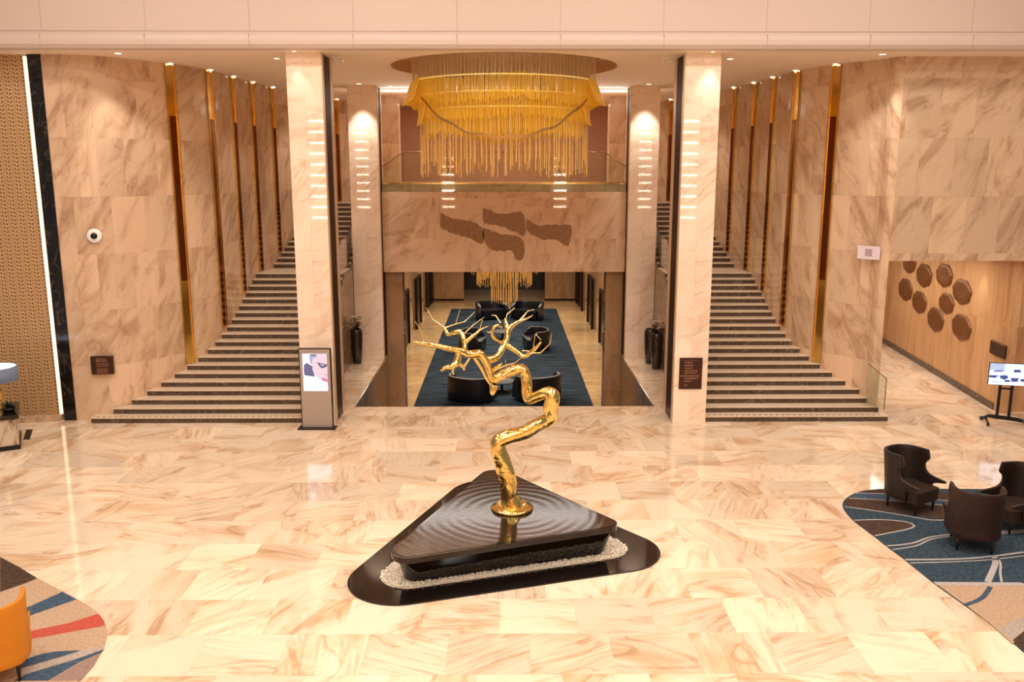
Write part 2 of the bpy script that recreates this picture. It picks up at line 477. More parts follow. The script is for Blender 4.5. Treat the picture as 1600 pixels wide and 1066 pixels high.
# ------------------------------------------------------------------ mesh helpers
class MB:
    def __init__(self):
        self.v, self.f, self.uv, self.mi, self.sm = [], [], [], [], []

    def face(self, pts, uv=None, mi=0, smooth=False):
        i = len(self.v)
        self.v += [tuple(p) for p in pts]
        self.f.append(tuple(range(i, i + len(pts))))
        self.uv.append(uv)
        self.mi.append(mi)
        self.sm.append(smooth)

    def mesh(self, verts, faces, mi=0, smooth=False):
        i = len(self.v)
        self.v += [tuple(p) for p in verts]
        for f in faces:
            self.f.append(tuple(i + k for k in f))
            self.uv.append(None)
            self.mi.append(mi)
            self.sm.append(smooth)

    def box(self, x0, x1, y0, y1, z0, z1, mi=0):
        v = [(x0, y0, z0), (x1, y0, z0), (x1, y1, z0), (x0, y1, z0), (x0, y0, z1), (x1, y0, z1), (x1, y1, z1), (x0, y1, z1)]
        f = [(3, 2, 1, 0), (4, 5, 6, 7), (0, 1, 5, 4), (1, 2, 6, 5), (2, 3, 7, 6), (3, 0, 4, 7)]
        self.mesh(v, f, mi)
        return self

    def obox(self, c, ax, ay, az, mi=0):
        """box from centre and three half-axis vectors"""
        c, ax, ay, az = map(Vector, (c, ax, ay, az))
        v = [c + sx * ax + sy * ay + sz * az for sz in (-1, 1) for sx, sy in ((-1, -1), (1, -1), (1, 1), (-1, 1))]
        f = [(3, 2, 1, 0), (4, 5, 6, 7), (0, 1, 5, 4), (1, 2, 6, 5), (2, 3, 7, 6), (3, 0, 4, 7)]
        self.mesh(v, f, mi)
        return self

    def prism(self, poly, z0, z1, mi=0, smooth_side=False):
        """polygon in xy (counter-clockwise) pushed from z0 to z1"""
        n = len(poly)
        v = [(x, y, z0) for x, y in poly] + [(x, y, z1) for x, y in poly]
        self.mesh(v, [tuple(range(n - 1, -1, -1)), tuple(range(n, 2 * n))], mi)
        self.mesh(v, [(k, (k + 1) % n, n + (k + 1) % n, n + k) for k in range(n)], mi, smooth_side)
        return self

    def lathe(self, prof, c=(0, 0, 0), seg=32, mi=0, smooth=True, cap=True, a0=0.0):
        n = len(prof)
        v, f = [], []
        for s in range(seg):
            a = a0 + 2 * PI * s / seg
            for r, z in prof:
                v.append((c[0] + r * math.cos(a), c[1] + r * math.sin(a), c[2] + z))
        for s in range(seg):
            t = (s + 1) % seg
            for k in range(n - 1):
                f.append((s * n + k, t * n + k, t * n + k + 1, s * n + k + 1))
        self.mesh(v, f, mi, smooth)
        if cap:
            self.mesh(v, [tuple((seg - 1 - s) * n for s in range(seg)), tuple(s * n + n - 1 for s in range(seg))], mi, False)
        return self

    def tube(self, pts, radii, seg=10, mi=0, wob=0.0, smooth=True):
        pts = [Vector(p) for p in pts]
        if not hasattr(radii, '__len__'):
            radii = [radii] * len(pts)
        ref = None
        rings = []
        for i, p in enumerate(pts):
            t = (pts[min(i + 1, len(pts) - 1)] - pts[max(i - 1, 0)]).normalized()
            if ref is None:
                ref = t.orthogonal().normalized()
            else:
                ref = (ref - t * ref.dot(t)).normalized()
            b = t.cross(ref)
            ring = []
            for s in range(seg):
                a = 2 * PI * s / seg
                r = radii[i]
                if wob:
                    r *= 1 + wob * (math.sin(3 * a + i * 0.55) * 0.5 + math.sin(2 * a - i * 0.33 + 1) * 0.4 + math.sin(5 * a + i * 0.8) * 0.25)
                ring.append(p + (ref * math.cos(a) + b * math.sin(a)) * r)
            rings.append(ring)
        v = [q for r in rings for q in r]
        f = []
        for i in range(len(pts) - 1):
            for s in range(seg):
                t = (s + 1) % seg
                f.append((i * seg + s, i * seg + t, (i + 1) * seg + t, (i + 1) * seg + s))
        self.mesh(v, f, mi, smooth)
        n = len(pts) - 1
        self.mesh(v, [tuple(range(seg - 1, -1, -1)), tuple(n * seg + s for s in range(seg))], mi, False)
        return self

    def build(self, name, mat, parent=None):
        me = bpy.data.meshes.new(name)
        me.from_pydata(self.v, [], self.f)
        for m in (mat if isinstance(mat, (list, tuple)) else [mat]):
            me.materials.append(m)
        uvl = me.uv_layers.new(name='UVMap')
        for p in me.polygons:
            p.material_index = self.mi[p.index]
            p.use_smooth = self.sm[p.index]
            u = self.uv[p.index]
            n = p.normal
            ax = max(range(3), key=lambda q: abs(n[q]))
            for k, li in enumerate(p.loop_indices):
                co = me.vertices[me.loops[li].vertex_index].co
                if u:
                    uvl.data[li].uv = u[k]
                else:
                    uvl.data[li].uv = ((co.y, co.z), (co.x, co.z), (co.x, co.y))[ax]
        me.update()
        o = bpy.data.objects.new(name, me)
        COL.objects.link(o)
        if parent:
            o.parent = parent
        return o


def fix_normals(o):
    bm = bmesh.new()
    bm.from_mesh(o.data)
    bmesh.ops.remove_doubles(bm, verts=bm.verts, dist=1e-5)
    bmesh.ops.recalc_face_normals(bm, faces=bm.faces)
    bm.to_mesh(o.data)
    bm.free()
    return o


def tag(o, label=None, cat=None, group=None, kind=None):
    for k, v in (('label', label), ('category', cat), ('group', group), ('kind', kind)):
        if v:
            o[k] = v
    return o


def thing(name, label, cat, loc=(0, 0, 0), rz=0.0, group=None):
    o = bpy.data.objects.new(name, None)
    o.empty_display_size = 0.2
    o.location = loc
    o.rotation_euler = (0, 0, rz)
    COL.objects.link(o)
    return tag(o, label, cat, group)


def struct(name, mb, mat):
    o = mb.build(name, mat)
    o['kind'] = 'structure'
    return o


def bevel(o, w=0.01, seg=2):
    m = o.modifiers.new('bevel', 'BEVEL')
    m.width = w
    m.segments = seg
    m.limit_method = 'ANGLE'
    m.angle_limit = math.radians(40)
    return o


def dup(root, loc=None, rz=None, label=None, group=None):
    r = root.copy()
    COL.objects.link(r)
    if loc is not None:
        r.location = loc
    if rz is not None:
        r.rotation_euler = (0, 0, rz)
    if label:
        r['label'] = label
    if group:
        r['group'] = group
    for ch in list(root.children):
        c = ch.copy()
        COL.objects.link(c)
        c.parent = r
        for g in list(ch.children):
            d = g.copy()
            COL.objects.link(d)
            d.parent = c
    return r


def catmull(pts, n=6):
    """smooth a list of tuples of any length"""
    out = []
    for i in range(len(pts) - 1):
        p0, p1, p2, p3 = pts[max(i - 1, 0)], pts[i], pts[i + 1], pts[min(i + 2, len(pts) - 1)]
        for k in range(n):
            t = k / n
            out.append(tuple(0.5 * (2 * b + (c - a) * t + (2 * a - 5 * b + 4 * c - d) * t * t + (3 * b - a - 3 * c + d) * t ** 3)
                             for a, b, c, d in zip(p0, p1, p2, p3)))
    out.append(tuple(pts[-1]))
    return out


def round_poly(corners, seg=12):
    """convex polygon given as circles (x, y, r), counter-clockwise"""
    out = []
    n = len(corners)
    for i in range(n):
        x, y, r = corners[i]
        px, py, pr = corners[i - 1]
        nx, ny, nr = corners[(i + 1) % n]

        def nrm(ax, ay, ar, bx, by, br):
            dx, dy = bx - ax, by - ay
            d = math.hypot(dx, dy)
            base = math.atan2(dy, dx) - PI / 2
            return base + math.asin(max(-1, min(1, (ar - br) / d))) * 1.0
        a0 = nrm(px, py, pr, x, y, r)
        a1 = nrm(x, y, r, nx, ny, nr)
        while a1 < a0:
            a1 += 2 * PI
        for k in range(seg + 1):
            a = a0 + (a1 - a0) * k / seg
            out.append((x + r * math.cos(a), y + r * math.sin(a)))
    return out


# ------------------------------------------------------------------ measured outlines
TRUNK = [(-0.01, 0.0, -0.06, 0.1567), (-0.04, 0.0, 0.2, 0.1425), (-0.07, 0.0, 0.45, 0.1425), (-0.13, 0.0, 0.73, 0.1377), (-0.21, 0.0, 0.95, 0.1306), (-0.23, 0.0, 1.13, 0.1235), (-0.08, 0.0, 1.22, 0.114), (0.18, 0.05, 1.28, 0.114), (0.41, 0.05, 1.4, 0.114), (0.61, 0.0, 1.53, 0.114), (0.62, -0.05, 1.72, 0.1187), (0.64, -0.08, 1.92, 0.1116), (0.54, -0.05, 1.97, 0.095), (0.38, 0.0, 1.89, 0.0855), (0.28, 0.05, 1.84, 0.0855), (0.24, 0.08, 1.96, 0.0855), (0.23, 0.1, 2.14, 0.0879), (0.2, 0.1, 2.28, 0.0855), (0.11, 0.1, 2.32, 0.0807), (-0.06, 0.05, 2.28, 0.0784), (-0.21, 0.0, 2.22, 0.076), (-0.29, 0.0, 2.15, 0.0712)]
BRANCHES = [
    ([(-0.29, 0.0, 2.08, 0.0665), (-0.31, -0.03, 1.98, 0.0475), (-0.31, -0.05, 1.93, 0.019)] , [] ),
    ([(-0.28, 0.0, 2.14, 0.0617), (-0.36, 0.0, 2.32, 0.057), (-0.43, -0.05, 2.5, 0.0594), (-0.51, -0.08, 2.61, 0.0641), (-0.67, -0.12, 2.61, 0.0594), (-0.83, -0.18, 2.68, 0.0522), (-0.99, -0.24, 2.73, 0.0451), (-1.16, -0.3, 2.78, 0.038), (-1.35, -0.38, 2.83, 0.0285), (-1.51, -0.45, 2.88, 0.0119)] , [[(-1.35, -0.38, 2.83, 0.0119), (-1.39, -0.4, 3.05, 0.0071), (-1.48, -0.42, 3.19, 0.0047)], [(-1.18, -0.3, 2.78, 0.0095), (-1.28, -0.34, 2.86, 0.0059), (-1.33, -0.36, 2.97, 0.0047)]] ),
    ([(-0.32, -0.1, 2.11, 0.0285), (-0.4, -0.12, 2.22, 0.0285), (-0.49, -0.14, 2.41, 0.0285), (-0.59, -0.14, 2.56, 0.0261)] , [] ),
    ([(-0.74, -0.15, 2.66, 0.0427), (-0.74, -0.12, 2.77, 0.0427), (-0.77, -0.08, 2.88, 0.0404), (-0.82, -0.02, 2.95, 0.038), (-0.92, 0.02, 2.93, 0.0356), (-1.01, 0.05, 2.9, 0.0332), (-1.06, 0.08, 2.97, 0.0285), (-1.1, 0.1, 3.02, 0.0214)] , [[(-1.05, 0.08, 3.0, 0.0119), (-0.89, 0.12, 3.05, 0.0095), (-0.75, 0.16, 3.08, 0.0083), (-0.59, 0.2, 3.23, 0.0047)], [(-0.89, 0.12, 3.05, 0.0083), (-0.86, 0.14, 3.16, 0.0071), (-0.82, 0.16, 3.29, 0.0047)], [(-0.75, -0.05, 2.93, 0.0095), (-0.59, 0.0, 3.07, 0.0071), (-0.44, 0.05, 3.17, 0.0047)], [(-1.08, 0.1, 3.01, 0.0095), (-1.25, 0.14, 3.12, 0.0071), (-1.36, 0.18, 3.3, 0.0047)]] ),
    ([(-0.73, -0.12, 2.79, 0.0309), (-0.65, -0.1, 2.87, 0.0285), (-0.56, -0.05, 2.93, 0.0214), (-0.48, 0.0, 2.99, 0.0142), (-0.37, 0.04, 3.03, 0.0071)] , [[(-0.51, -0.02, 2.97, 0.0095), (-0.49, 0.0, 3.05, 0.0071), (-0.46, 0.02, 3.14, 0.0047)]] ),
    ([(-0.83, -0.18, 2.69, 0.0522), (-0.85, -0.2, 2.56, 0.0522), (-0.88, -0.22, 2.48, 0.057), (-0.95, -0.24, 2.43, 0.0475), (-1.03, -0.26, 2.43, 0.038), (-1.11, -0.28, 2.38, 0.0166)] , [[(-0.88, -0.22, 2.48, 0.0285), (-0.93, -0.24, 2.38, 0.0214), (-0.91, -0.24, 2.31, 0.0095)], [(-0.85, -0.2, 2.5, 0.0332), (-0.76, -0.16, 2.41, 0.0285), (-0.75, -0.15, 2.36, 0.0142)], [(-0.76, -0.16, 2.41, 0.0214), (-0.7, -0.14, 2.5, 0.019), (-0.64, -0.12, 2.58, 0.0166)]] ),
    ([(-0.4, 0.0, 2.49, 0.057), (-0.3, 0.06, 2.5, 0.057), (-0.21, 0.12, 2.55, 0.0546), (-0.14, 0.18, 2.67, 0.0522), (-0.08, 0.24, 2.8, 0.0475), (-0.07, 0.28, 2.91, 0.0427), (-0.09, 0.32, 3.01, 0.0356), (-0.11, 0.36, 3.1, 0.019)] , [[(-0.1, 0.34, 3.03, 0.0142), (-0.08, 0.38, 3.16, 0.0095), (0.05, 0.42, 3.26, 0.0059)]] ),
    ([(-0.07, 0.28, 2.92, 0.038), (0.0, 0.32, 2.98, 0.0356), (0.08, 0.36, 3.03, 0.0309), (0.17, 0.4, 3.06, 0.0214), (0.26, 0.44, 3.09, 0.0142), (0.34, 0.48, 3.13, 0.0071)] , [[(0.08, 0.36, 3.02, 0.0166), (0.17, 0.42, 3.11, 0.0119), (0.26, 0.46, 3.2, 0.0095), (0.36, 0.5, 3.22, 0.0047)], [(0.16, 0.4, 3.06, 0.0119), (0.21, 0.43, 3.14, 0.0083), (0.25, 0.44, 3.19, 0.0047)], [(-0.18, 0.3, 3.03, 0.0119), (-0.26, 0.33, 3.15, 0.0095), (-0.33, 0.36, 3.15, 0.0047)]] ),
    ([(-0.1, 0.2, 2.73, 0.0285), (-0.18, 0.16, 2.75, 0.0285), (-0.26, 0.12, 2.8, 0.0261), (-0.31, 0.1, 2.88, 0.0261), (-0.3, 0.1, 2.98, 0.0237), (-0.23, 0.12, 3.03, 0.0214), (-0.16, 0.16, 2.98, 0.0142)] , [[(-0.29, 0.1, 2.94, 0.0119), (-0.36, 0.06, 2.92, 0.0095), (-0.4, 0.04, 2.94, 0.0047)]] ),
    ([(-0.11, 0.2, 2.71, 0.0404), (-0.02, 0.16, 2.66, 0.038), (0.09, 0.12, 2.59, 0.0356), (0.19, 0.08, 2.53, 0.0356), (0.29, 0.06, 2.6, 0.0332), (0.37, 0.04, 2.67, 0.0285), (0.46, 0.02, 2.78, 0.0119)] , [[(0.19, 0.08, 2.54, 0.0166), (0.33, 0.02, 2.6, 0.0142), (0.45, -0.02, 2.61, 0.0119), (0.59, -0.06, 2.76, 0.0083), (0.62, -0.08, 2.93, 0.0047)], [(0.33, 0.05, 2.64, 0.0095), (0.35, 0.06, 2.78, 0.0071), (0.37, 0.07, 2.9, 0.0047)], [(0.37, 0.07, 2.9, 0.0047), (0.46, 0.05, 2.8, 0.0047)], [(0.16, 0.1, 2.62, 0.0119), (0.25, 0.07, 2.62, 0.0095), (0.33, 0.05, 2.63, 0.0071)]] ),
    ([(-0.33, 0.02, 2.29, 0.038), (-0.24, 0.0, 2.37, 0.0309), (-0.16, -0.02, 2.44, 0.0142)] , [[(-0.3, 0.0, 2.31, 0.0142), (-0.08, -0.05, 2.42, 0.0119), (0.05, -0.1, 2.47, 0.0095), (0.16, -0.14, 2.57, 0.0047)], [(0.05, -0.1, 2.47, 0.0071), (-0.08, -0.05, 2.36, 0.0059), (-0.11, -0.03, 2.5, 0.0047)]] ),
]
RUG_R = {'brown_a': [(6.45, 15.24), (6.92, 15.56), (7.47, 15.67), (8.34, 15.49), (8.97, 15.33), (9.76, 15.21), (9.19, 14.26), (7.67, 14.17), (7.0, 14.48), (6.22, 14.81)], 'blue_a': [(6.67, 15.44), (7.34, 15.38), (8.16, 15.07), (9.57, 14.9), (9.46, 14.72), (8.04, 14.83), (7.2, 15.07), (6.45, 15.19)], 'brown_b': [(6.13, 14.13), (6.63, 14.15), (6.99, 14.05), (7.05, 13.91), (6.75, 13.7), (6.21, 13.49)], 'beige': [(6.39, 11.78), (7.71, 11.77), (6.85, 10.34), (6.57, 10.11), (6.56, 10.59), (6.5, 11.11)], 'grey': [(6.59, 10.48), (6.89, 10.67), (7.11, 10.78), (6.92, 10.45), (6.62, 10.2)], 'brown_c': [(6.62, 10.2), (6.91, 10.43), (6.63, 9.96), (6.61, 10.04)]}
RUG_RL = [([(6.21, 14.78), (6.6, 14.61), (6.97, 14.43), (7.33, 14.23), (7.66, 14.14), (9.18, 14.24)], 0.035), ([(6.67, 15.45), (7.34, 15.38), (8.16, 15.07), (9.57, 14.9)], 0.03), ([(6.45, 15.19), (7.2, 15.06), (8.04, 14.83), (9.45, 14.7)], 0.03), ([(6.13, 14.15), (6.63, 14.17), (7.0, 14.07), (7.07, 13.91), (6.96, 13.8), (6.75, 13.7), (6.21, 13.49)], 0.035), ([(6.24, 13.09), (6.7, 13.19), (7.34, 13.5), (8.85, 13.69)], 0.04), ([(6.27, 12.95), (6.72, 13.09), (7.31, 13.42), (8.81, 13.62)], 0.03), ([(6.31, 12.58), (7.15, 12.6), (7.74, 12.69), (8.34, 12.84)], 0.05), ([(6.33, 12.46), (7.45, 12.54), (8.26, 12.7)], 0.03), ([(7.19, 11.82), (7.48, 12.2), (7.66, 12.45), (7.78, 12.67)], 0.09), ([(7.4, 11.82), (7.55, 12.12), (7.72, 12.41), (7.8, 12.62)], 0.035), ([(6.38, 11.78), (7.69, 11.75)], 0.1)]
RUG_RD = [([(6.49, 11.13), (6.72, 11.25), (6.91, 11.4), (7.15, 11.67)], 0.07)]
RUG_LP = {'brown': [(-8.01, 12.81), (-7.51, 12.45), (-7.03, 12.07), (-7.12, 11.91), (-7.34, 11.64)], 'blue': [(-6.44, 11.64), (-6.12, 11.41), (-6.54, 10.95), (-6.73, 10.75), (-6.89, 11.04), (-6.68, 11.21)], 'red': [(-5.62, 11.0), (-5.46, 10.81), (-5.38, 10.68), (-6.24, 10.32), (-6.47, 10.24), (-6.58, 10.44), (-6.35, 10.53), (-5.92, 10.74)], 'navy': [(-6.12, 9.79), (-6.01, 9.87), (-5.88, 9.98), (-5.74, 10.04), (-5.41, 10.07), (-5.48, 10.0), (-5.96, 9.66)], 'pale': [(-5.41, 10.07), (-5.16, 10.17), (-5.13, 10.09), (-5.41, 9.85), (-5.87, 9.5), (-6.0, 9.59), (-5.48, 10.0)], 'navy2': [(-5.13, 10.08), (-5.13, 10.0), (-5.3, 9.8), (-5.48, 9.4), (-5.9, 9.4), (-5.81, 9.54), (-5.4, 9.84)], 'mauve': [(-5.13, 9.98), (-5.09, 9.73), (-5.1, 9.4), (-5.46, 9.4), (-5.29, 9.79)]}
REFLECTION_SHAPES = [[(-2.04, 4.74), (-1.72, 4.56), (-1.22, 4.49), (-0.72, 4.24), (-0.72, 3.74), (-1.22, 3.95), (-1.8, 4.13), (-2.07, 4.31)], [(-0.68, 4.91), (-0.07, 4.7), (0.5, 4.77), (0.66, 4.49), (0.65, 4.02), (0.22, 4.17), (-0.22, 4.34), (-0.65, 4.42)], [(-0.68, 4.24), (-0.07, 4.06), (0.5, 3.95), (0.66, 3.59), (0.58, 3.23), (0.36, 3.27), (0.22, 3.52), (-0.36, 3.52), (-0.68, 3.88)], [(0.72, 4.56), (1.08, 4.34), (1.65, 4.34), (2.16, 4.31), (2.06, 3.66), (1.66, 3.88), (1.22, 3.88), (0.75, 4.16)]]


# ------------------------------------------------------------------ setting
SOFFIT = 8.65
LOW = -2.4
UP = 4.95

mb = MB()
mb.box(-17, 17, -8, 21.75, -0.3, 0)
mb.box(-17, -3.93, 21.75, 28.3, -0.3, 0)
mb.box(3.93, 17, 21.75, 34, -0.3, 0)
struct('floor', mb, M['floor'])

WALL_L = [(-10.56, 20.57), (-10.1, 20.60), (-9.7, 20.70), (-9.33, 20.92), (-9.07, 21.22), (-8.83, 21.52), (-8.60, 21.82), (-8.38, 22.12),
          (-8.19, 22.42), (-8.03, 22.72), (-7.91, 23.02), (-7.82, 23.33), (-7.75, 23.65), (-7.70, 24.0), (-7.66, 24.6), (-7.63, 25.3),
          (-7.59, 26.0), (-7.50, 26.9), (-7.38, 27.7), (-7.25, 28.7), (-7.05, 29.8), (-6.75, 31.0), (-6.25, 32.4), (-5.65, 34.0), (-5.1, 35.5)]
WALL_R = [(9.3, 20.75), (9.16, 20.84)] + [(-x, y) for x, y in WALL_L[4:]]
WALL_R[0] = (9.32, 20.75)


def wall_x(y, pts):
    for (x0, y0), (x1, y1) in zip(pts, pts[1:]):
        if y0 <= y <= y1:
            return x0 + (x1 - x0) * (y - y0) / (y1 - y0)
    return pts[0][0] if y < pts[0][1] else pts[-1][0]


def wall_ribbon(pts, side, z0, z1, th=0.3):
    """vertical ribbon; side=+1 when the room lies to the right of the walking direction"""
    pts = catmull(pts, 3)
    n = len(pts)
    off = []
    for i in range(n):
        a, b = pts[max(i - 1, 0)], pts[min(i + 1, n - 1)]
        dx, dy = b[0] - a[0], b[1] - a[1]
        d = math.hypot(dx, dy)
        off.append((pts[i][0] - side * dy / d * th, pts[i][1] + side * dx / d * th))
    m = MB()
    s = 0.0
    for i in range(n - 1):
        (x0, y0), (x1, y1) = pts[i], pts[i + 1]
        d = math.hypot(x1 - x0, y1 - y0)
        q = [(x0, y0, z0), (x1, y1, z0), (x1, y1, z1), (x0, y0, z1)]
        u = [(s, z0), (s + d, z0), (s + d, z1), (s, z1)]
        if side < 0:
            q.reverse()
            u.reverse()
        m.face(q, u, smooth=True)
        (a0, b0), (a1, b1) = off[i], off[i + 1]
        q = [(a0, b0, z0), (a0, b0, z1), (a1, b1, z1), (a1, b1, z0)]
        if side < 0:
            q.reverse()
        m.face(q, smooth=True)
        m.face([(x0, y0, z1), (x1, y1, z1), (a1, b1, z1), (a0, b0, z1)])
        m.face([(x0, y0, z0), (a0, b0, z0), (a1, b1, z0), (x1, y1, z0)])
        s += d
    for i in (0, n - 1):
        m.face([(*pts[i], z0), (*pts[i], z1), (*off[i], z1), (*off[i], z0)])
    return m


struct('wall_left', wall_ribbon(WALL_L, 1, 0, SOFFIT), M['wall'])
struct('wall_right', wall_ribbon(WALL_R, -1, 0, SOFFIT), M['wall'])

# wall above the corridor mouth, corridor wall with its plinth, return wall behind the screen
mb = MB()
mb.box(9.32, 17, 20.75, 21.1, 3.9, SOFFIT)
struct('wall_right_front', mb, M['wall'])
CORR0 = Vector((12.55, 21.0, 0))
CORR1 = Vector((13.97, 33.25, 0))
mb = MB()
cd = (CORR1 - CORR0).normalized()
cn = Vector((-cd.y, cd.x, 0))
cl = (CORR1 - CORR0).length
mb.face([tuple(CORR1), tuple(CORR0), tuple(CORR0 + Vector((0, 0, 3.9))), tuple(CORR1 + Vector((0, 0, 3.9)))],
        [(cl, 0), (0, 0), (0, 3.9), (cl, 3.9)])
b0, b1 = CORR0 - cn * 0.25, CORR1 - cn * 0.25
mb.face([tuple(b0), tuple(b1), tuple(b1 + Vector((0, 0, 3.9))), tuple(b0 + Vector((0, 0, 3.9)))])
mb.face([tuple(CORR0), tuple(b0), tuple(b0 + Vector((0, 0, 3.9))), tuple(CORR0 + Vector((0, 0, 3.9)))])
struct('wall_corridor', mb, M['corridor'])
mb = MB()
mb.box(12.80, 17, 21.15, 21.4, 0, 3.9)
struct('wall_corridor_return', mb, M['corridor'])
mb = MB()
mb.obox((CORR0 + CORR1) / 2 + cn * 0.012 + Vector((0, 0, 0.09)), cd * (cl / 2 - 0.3), cn * 0.012, Vector((0, 0, 0.09)))
struct('baseboard_corridor', mb, M['dark_marble'])
mb = MB()
mb.box(7.6, 17, 33.3, 33.6, 0, 3.9)
struct('wall_corridor_end', mb, M['corridor'])
mb = MB()
mb.prism([(9.4, 21.1), (17, 21.1), (17, 33.6), (8.0, 33.6), (8.0, 25.5), (8.35, 23.0), (9.0, 21.75)], 3.9, 4.1)
struct('ceiling_corridor', mb, M['soffit'])

# black stone pilaster, pierced screen wall and its stone ledge at the far left
mb = MB()
mb.box(-10.86, -10.56, 20.55, 20.85, 0, SOFFIT)
struct('trim_1', mb, M['black_marble'])
LA, LB = Vector((-10.99, 20.66, 0)), Vector((-14.2, 20.06, 0))
ld = (LB - LA).normalized()
ln = Vector((-ld.y, ld.x, 0))          # towards the room
if ln.y > 0:
    ln = -ln
mb = MB()
ll = (LB - LA).length
q = [LB, LA, LA + Vector((0, 0, SOFFIT)), LB + Vector((0, 0, SOFFIT))]
mb.face([tuple(p) for p in q], [(0, 0), (ll, 0), (ll, SOFFIT), (0, SOFFIT)])
q2 = [p - ln * 0.15 for p in q]
mb.face([tuple(p) for p in reversed(q2)])
mb.face([tuple(q[1]), tuple(q2[1]), tuple(q2[2]), tuple(q[2])])
struct('wall_left_screen', mb, M['lattice'])
mb = MB()
mb.obox((LA + LB) / 2 + ln * 0.09 + Vector((0, 0, 0.07)), ld * (ll / 2 + 0.05), ln * 0.09, Vector((0, 0, 0.07)))
struct('baseboard_left', mb, M['wall'])

# soffit with the round recess of the chandelier
CH = Vector((0, 22.95, 0))
CR = 2.88
mb = MB()
x0, x1, y0, y1 = -17, 17, 19.9, 36
angs = [2 * PI * k / 96 for k in range(96)] + [math.atan2(y - CH.y, x - CH.x) % (2 * PI) for x in (x0, x1) for y in (y0, y1)]
angs = sorted(set(round(a, 6) for a in angs))


def rect_hit(a):
    c, s = math.cos(a), math.sin(a)
    t = min([(x1 - CH.x) / c if c > 1e-9 else (x0 - CH.x) / c if c < -1e-9 else 1e9,
             (y1 - CH.y) / s if s > 1e-9 else (y0 - CH.y) / s if s < -1e-9 else 1e9])
    return (CH.x + c * t, CH.y + s * t)


for a, b in zip(angs, angs[1:] + angs[:1]):
    ia, ib = [(CH.x + CR * math.cos(k), CH.y + CR * math.sin(k)) for k in (a, b)]
    oa, ob = rect_hit(a), rect_hit(b)
    mb.face([(*ia, SOFFIT), (*ib, SOFFIT), (*ob, SOFFIT), (*oa, SOFFIT)])
    mb.face([(*ia, SOFFIT + 0.35), (*oa, SOFFIT + 0.35), (*ob, SOFFIT + 0.35), (*ib, SOFFIT + 0.35)])
struct('ceiling', mb, M['soffit'])
mb = MB()
for a, b in zip(angs, angs[1:] + angs[:1]):
    ia, ib = [(CH.x + CR * math.cos(k), CH.y + CR * math.sin(k)) for k in (a, b)]
    mb.face([(*ib, SOFFIT), (*ia, SOFFIT), (*ia, SOFFIT + 0.3), (*ib, SOFFIT + 0.3)], smooth=True)
    mb.face([(CH.x, CH.y, SOFFIT + 0.3), (*ib, SOFFIT + 0.3), (*ia, SOFFIT + 0.3)])
struct('ceiling_recess', mb, M['recess'])

# rounded cornice and the panelled front above it
mb = MB()
prof = [(19.9, 8.65), (19.80, 8.68), (19.74, 8.76), (19.735, 8.86), (19.76, 8.96), (19.83, 9.03), (19.86, 9.04)]
for (ya, za), (yb, zb) in zip(prof, prof[1:]):
    mb.face([(-17, ya, za), (17, ya, za), (17, yb, zb), (-17, yb, zb)], smooth=True)
for k in range(-7, 8):
    x = 1.24 + 2.27 * k
    mb.box(x - 0.006, x + 0.006, 19.732, 19.76, 8.72, 8.98, mi=1)
struct('trim_2', mb, [M['fascia'], M['seam']])
mb = MB()
mb.box(-17, 17, 19.86, 20.1, 9.04, 13.2)
for k in range(-7, 8):
    x = 1.24 + 2.27 * k
    mb.box(x - 0.006, x + 0.006, 19.856, 19.862, 9.05, 13.0, mi=1)
mb.box(-17, 17, 19.853, 19.862, 9.04, 9.06, mi=1)
struct('wall_upper_front', mb, [M['fascia'], M['seam']])

# tall lobby ceiling that holds the added fill lamps, wall behind the camera
mb = MB()
mb.box(-17, 17, -8, 19.86, 13.0, 13.2)
struct('ceiling_lobby', mb, M['plaster'])
mb = MB()
mb.box(-17, 17, -8.3, -8, 0, 13.2)
struct('wall_back', mb, M['corridor'])

# balcony front, gallery floor and back wall
mb = MB()
mb.box(-3.93, 3.93, 28.0, 28.3, 2.82, 5.4)
struct('wall_balcony', mb, M['front'])
mb = MB()
mb.box(-3.93, 3.93, 28.16, 35.5, 4.65, 5.66)
for s in (-1, 1):
    q = [(s * 3.93, 28.62), (s * 4.87, 28.62), (s * 4.87, 31.83), (s * 6.42, 31.83), (s * 5.7, 33.8), (s * 5.15, 35.3), (s * 3.93, 35.5)]
    mb.prism(q if s > 0 else q[::-1], 4.65, UP)
    for k in range(4):
        mb.box(*sorted((s * 3.93, s * (4.85 - 0.23 * k))), 29.0, 35.3, UP, UP + 0.142 * (k + 1))
struct('floor_gallery', mb, M['floor'])
mb = MB()
mb.box(-5.1, 5.1, 35.5, 35.7, UP, SOFFIT)
struct('wall_gallery', mb, M['brown_wall'])
mb = MB()
mb.box(-4.95, 4.95, 28.62, 35.5, SOFFIT - 0.03, SOFFIT - 0.003)
struct('ceiling_gallery', mb, M['cove'])

# light well down to the lower hall
mb = MB()
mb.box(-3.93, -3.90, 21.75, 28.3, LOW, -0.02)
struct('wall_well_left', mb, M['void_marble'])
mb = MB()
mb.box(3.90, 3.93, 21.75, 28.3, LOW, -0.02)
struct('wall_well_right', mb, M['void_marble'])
for s, nm in ((-1, 'wall_pier_left'), (1, 'wall_pier_right')):
    mb = MB()
    xa, xb = sorted((s * 3.36, s * 3.92))
    mb.box(xa, xb, 28.3, 28.9, LOW, 2.82)
    xa, xb = sorted((s * 3.92, s * 4.9))
    mb.box(xa, xb, 28.5, 28.9, LOW, 2.82)
    struct(nm, mb, M['hall_wall'])
mb = MB()
mb.box(-5.2, 5.2, 21.75, 63, LOW - 0.2, LOW)
struct('floor_hall', mb, M['hall_floor'])
mb = MB()
mb.box(-5.2, 5.2, 28.3, 63, 2.82, 2.95)
struct('ceiling_hall', mb, M['soffit'])
